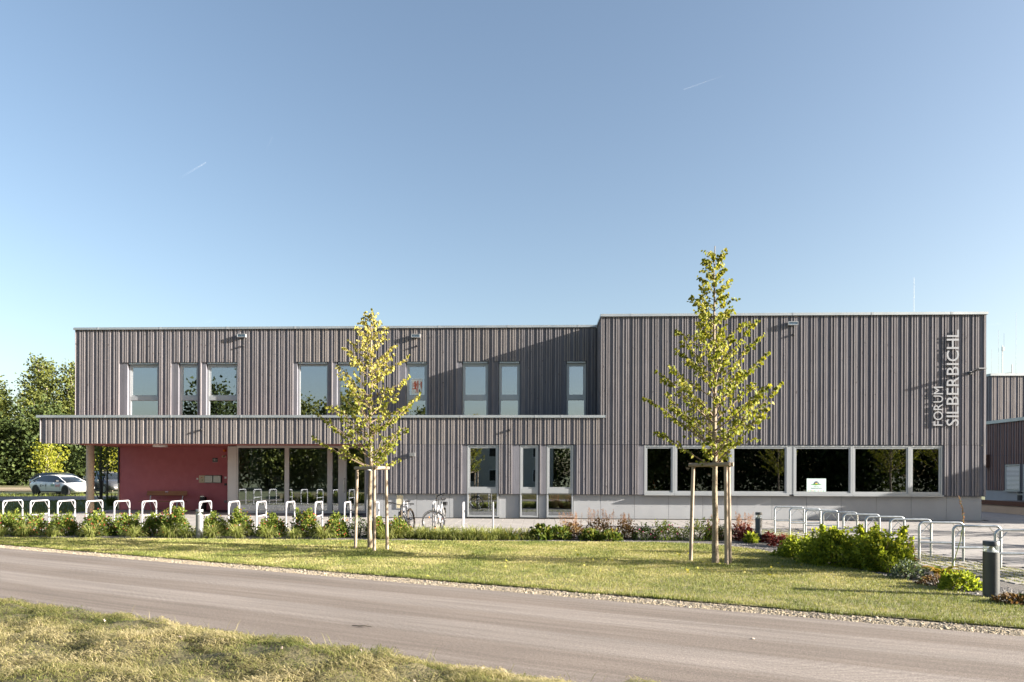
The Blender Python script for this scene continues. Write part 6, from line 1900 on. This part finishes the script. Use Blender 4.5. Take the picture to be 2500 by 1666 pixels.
# joints of the grass pavers
for nm, poly, n in (('paver_grass', PAV_L, 30000), ('paver_grass', PAV_R, 26000)):
    XY = scatter(poly, n)
    k = (np.abs(((XY[:, 0] * 4) % 1) - .5) > .22) | (np.abs(((XY[:, 1] * 4) % 1) - .5) > .22)
    k &= fnoise(XY[:, 0] * 1.3 + 2, XY[:, 1] * 1.3) > .33
    XY = XY[k]; n = len(XY)
    blades3(nm, XY, np.full(n, .0), rng.uniform(.015, .04, n), rng.uniform(.008, .016, n), rng.uniform(.1, 1.1, n), np.clip(rng.random(n) * .8, 0, 1), LF['grass'])
# concrete grid of the grass pavers
pb = MB()
for x in np.arange(6.6, 10.5, .25):
    for y in np.arange(7.8, 22.4, .25):
        if inside(PAV_R, np.array([x]), np.array([y]))[0]:
            pb.bev(x - .085, x + .085, y - .085, y + .085, -.01, .010, .012)
for x in np.arange(-17, 7.0, .25):
    for y in np.arange(20.7, 22.4, .25):
        if inside(PAV_L, np.array([x]), np.array([y]))[0]:
            pb.bev(x - .085, x + .085, y - .085, y + .085, -.01, .010, .012)
obj('paver_stones', pb, MT['slab'], kind='stuff')
# cut, half dry grass on the bank
n = 420000
t_ = rng.uniform(-11, 6, n); e_ = 5.36 - 4.2 * rng.random(n) ** 1.35
XY = rt[None] * t_[:, None] + rn[None] * e_[:, None]
keep = (XY[:, 1] > 3.6) & (np.abs(XY[:, 0] + .04 * XY[:, 1]) < .82 * XY[:, 1])
XY, t_, e_ = XY[keep], t_[keep], e_[keep]
n = len(XY)
Z = bankz(t_, e_)
pat = fnoise(t_ * 1.6 + 30, e_ * 1.6 + 2)
clump = fnoise(t_ * 5 + 11, e_ * 5 + 60)
lie = rng.random(n) < .62
az = np.where(lie, 2.6 + rng.normal(size=n) * .9 + 2 * (pat - .5), rng.uniform(0, 2 * PI, n))
lean = np.where(lie, rng.uniform(1.7, 2.5, n), rng.uniform(.1, .9, n))
L = np.where(lie, rng.uniform(.04, .15, n), rng.uniform(.012, .035, n)) * (.55 + .8 * clump)
Wd_ = rng.uniform(.0022, .0062, n)
hollow = sstep(.36, .52, clump * .6 + pat * .4)
keep = rng.random(n) < .12 + .88 * hollow
XY, t_, e_, Z, az, lean, L, Wd_, lie, pat, hollow = (q[keep] for q in (XY, t_, e_, Z, az, lean, L, Wd_, lie, pat, hollow))
n = len(XY)
val = np.clip(np.where(lie, .30 + .55 * rng.random(n), .03 + .4 * rng.random(n)) + .9 * (pat - .5) + .3 * (hollow - .7), 0, 1)
o = obj('bank_grass', blade_mesh('bank_grass', np.stack([XY[:, 0], XY[:, 1], Z + np.where(lie, .012 + .04 * rng.random(n), 0)], 1), az, L, Wd_, lean, val, .0), LF['hay'], kind='stuff')
# a few long stalks leaning over the road edge
n = 160
t_ = rng.uniform(-9, 1.2, n); e_ = 5.30 - .35 * rng.random(n)
XY = rt[None] * t_[:, None] + rn[None] * e_[:, None]
obj('bank_stalks', blade_mesh('bank_stalks', np.stack([XY[:, 0], XY[:, 1], bankz(t_, e_)], 1), rng.uniform(0, 2 * PI, n), rng.uniform(.10, .28, n), rng.uniform(.003, .005, n), rng.uniform(.3, 1.2, n), rng.uniform(.3, 1, n), .4), LF['hay'], kind='stuff')
# clover heads on the bank
n = 14
t_ = rng.uniform(-7, .5, n); e_ = 5.0 - 1.6 * rng.random(n)
P = []
for q in zip(t_, e_):
    c = rt * q[0] + rn * q[1]
    P += [(c[0] + d_[0], c[1] + d_[1], float(bankz(q[0], q[1])) + .05 + d_[2]) for d_ in rng.normal(size=(26, 3)) * .005]
P = np.array(P)
obj('clover_blossoms', leaf_mesh('clover_blossoms', P, rng.normal(size=P.shape), .010 * np.ones(len(P)), rng.random(len(P)), .6, .1), leafm('clover_white', [(.55, .42, .42), (.7, .62, .6)], .3), kind='stuff')
# stones of the verge, of the beds and along the broken asphalt edge
def stones(name, XY, z0, s, cols, flat=.6):
    n = len(XY)
    base = np.array([(1, 0, 0), (0, 1, 0), (-1, 0, 0), (0, -1, 0), (0, 0, 1), (.5, .5, .55), (-.5, .5, .6), (-.45, -.5, .5)], float)
    F_ = np.array([(0, 1, 5), (1, 6, 5), (1, 2, 6), (2, 3, 7), (2, 7, 6), (3, 0, 7), (0, 5, 7), (5, 6, 4), (6, 7, 4), (7, 5, 4)])
    a = rng.uniform(0, 2 * PI, n)
    sc_ = np.stack([s * rng.uniform(.7, 1.4, n), s * rng.uniform(.6, 1.1, n), s * flat * rng.uniform(.6, 1.2, n)], 1)
    V = base[None] * (1 + .22 * rng.normal(size=(n, 8, 3)) * [1, 1, .5]) * sc_[:, None, :]
    c, s_ = np.cos(a)[:, None], np.sin(a)[:, None]
    X = V[..., 0] * c - V[..., 1] * s_ + XY[:, :1]
    Y = V[..., 0] * s_ + V[..., 1] * c + XY[:, 1:2]
    Z = V[..., 2] + z0
    VV = np.stack([X, Y, Z], 2).reshape(-1, 3)
    Fc = (np.arange(n)[:, None, None] * 8 + F_[None]).reshape(-1, 3)
    me = np_mesh(name, VV, [Fc], [np.repeat(rng.random(n), len(F_))])
    return obj(name, me, leafm(name + '_stone', cols, 0.0, .9), kind='stuff')
n = 30000
t_ = np.concatenate([rng.uniform(-20, 3, n)]); e_ = 9.17 + np.abs(rng.normal(size=n)) * .26
ok = e_ < 9.85
t_, e_ = t_[ok], e_[ok]
stones('verge_gravel', rt[None] * t_[:, None] + rn[None] * e_[:, None], -.008, rng.gamma(3, .0028, len(t_)) + .003, [(.12, .105, .095), (.28, .23, .155), (.39, .335, .245), (.20, .18, .165)])
n = 2600
t_ = rng.uniform(-9, 3, n); e_ = 5.30 + rng.normal(size=n) * .05
stones('edge_crumbs', rt[None] * t_[:, None] + rn[None] * e_[:, None], -.004, rng.gamma(2, .004, n) + .003, [(.05, .045, .04), (.10, .085, .075), (.22, .19, .16)])
XY = np.concatenate([scatter([(-16, 17.9), (4.2, 17.9), (4.2, 18.5), (-16, 18.5)], 5000), scatter([(4.2, 17.7), (5.2, 15.6), (5.9, 12.6), (6.4, 9.8), (6.7, 8.4), (8.6, 8.2), (7.6, 10.5), (7.0, 12.6), (6.7, 15), (5.4, 18)], 9000)])
stones('bed_gravel', XY, -.006, rng.gamma(3, .0035, len(XY)) + .004, [(.10, .09, .085), (.19, .18, .175), (.28, .265, .25)])
# small things lying about
x, y = gp(885, 1532)
tag(obj('twig', MB().tube([(-.13, .03, .012), (-.04, .0, .014), (.03, -.015, .02), (.12, -.035, .012)], [.004, .007, .006, .003], 6).tube([(-.02, -.002, .014), (.05, .03, .02)], [.004, .002], 5), MT['darkbark'], loc=(x, y, .002), smooth=True), 'small dark twig lying on the asphalt in the foreground', 'twig')
x, y = gp(1838, 1561)
st_ = MB().lathe([(0, 0), (.014, .002), (.016, .008), (.01, .014), (0, .015)], (0, 0, 0), 9)
st_.v = [(a * 1.2 + .002 * random.uniform(-1, 1), b_ + .002 * random.uniform(-1, 1), c) for a, b_, c in st_.v]
tag(obj('stone', st_, MT['conc'], loc=(x, y, 0)), 'single pebble lying on the asphalt right of the middle', 'stone')

# leaves the young limes have dropped
P = np.concatenate([np.stack([rng.normal(cx0, 1.4, m_), rng.normal(cy0, .9, m_), np.full(m_, .035)], 1) for cx0, cy0, m_ in ((3.0, 14.0, 50), (-4.6, 16.2, 40), (0, 13.5, 14))])
P = P[inside(LAWN, P[:, 0], P[:, 1])]
D = rng.normal(size=P.shape) * [1, 1, .25]
obj('fallen_leaves', leaf_mesh('fallen_leaves', P, D, rng.uniform(.045, .075, len(P)), rng.uniform(.5, 1, len(P)), .8, .2, 1), LF['lime'], kind='stuff')

# fields and track far to the left
def ribbon(name, pts, m, z=.02):
    struct(name, MB().add([(x, y, float(gz(x, y)) + z) for x, y in pts], [tuple(range(len(pts)))]), m)
def strip(name, za0, za1, zb0, zb1, xa, xb, m, z):
    """strip between distances at the left end xa and the right end xb (camera plan)"""
    b = MB()
    n = 24
    for i in range(n + 1):
        f = i / n
        xc = xa + (xb - xa) * f
        for zc in (za0 + (zb0 - za0) * f, za1 + (zb1 - za1) * f):
            x, y = cw(xc, zc)
            b.v.append((x, y, float(gz(x, y)) + z))
    b.f = [(2 * i, 2 * i + 2, 2 * i + 3, 2 * i + 1) for i in range(n)]
    b.m = [0] * n
    return struct(name, b, m)
strip('track', 34.5, 40.5, 43.5, 49.0, -44, -20, MT['farroad'], -.01)
strip('stubble_field', 57, 72, 57, 72, -75, -36, MT['fielddry'], .0)
strip('pale_field', 76, 125, 76, 125, -120, -40, MT['fieldgreen'], .0)
n = 22000
XC = np.stack([rng.uniform(-44, -19, n), rng.uniform(27.5, 50, n)], 1)
x, y = cw(XC[:, 0], XC[:, 1])
ok = (x < -20.9) & ~((XC[:, 1] > 34.5 + (XC[:, 0] + 44) * .375) & (XC[:, 1] < 40.5 + (XC[:, 0] + 44) * .354))
XY = np.stack([x, y], 1)[ok]
n = len(XY)
blades3('meadow_grass', XY, gz(XY[:, 0], XY[:, 1]) - .06, rng.uniform(.08, .24, n), rng.uniform(.02, .04, n), rng.uniform(.1, .9, n), rng.random(n) * .6, LF['verge'])
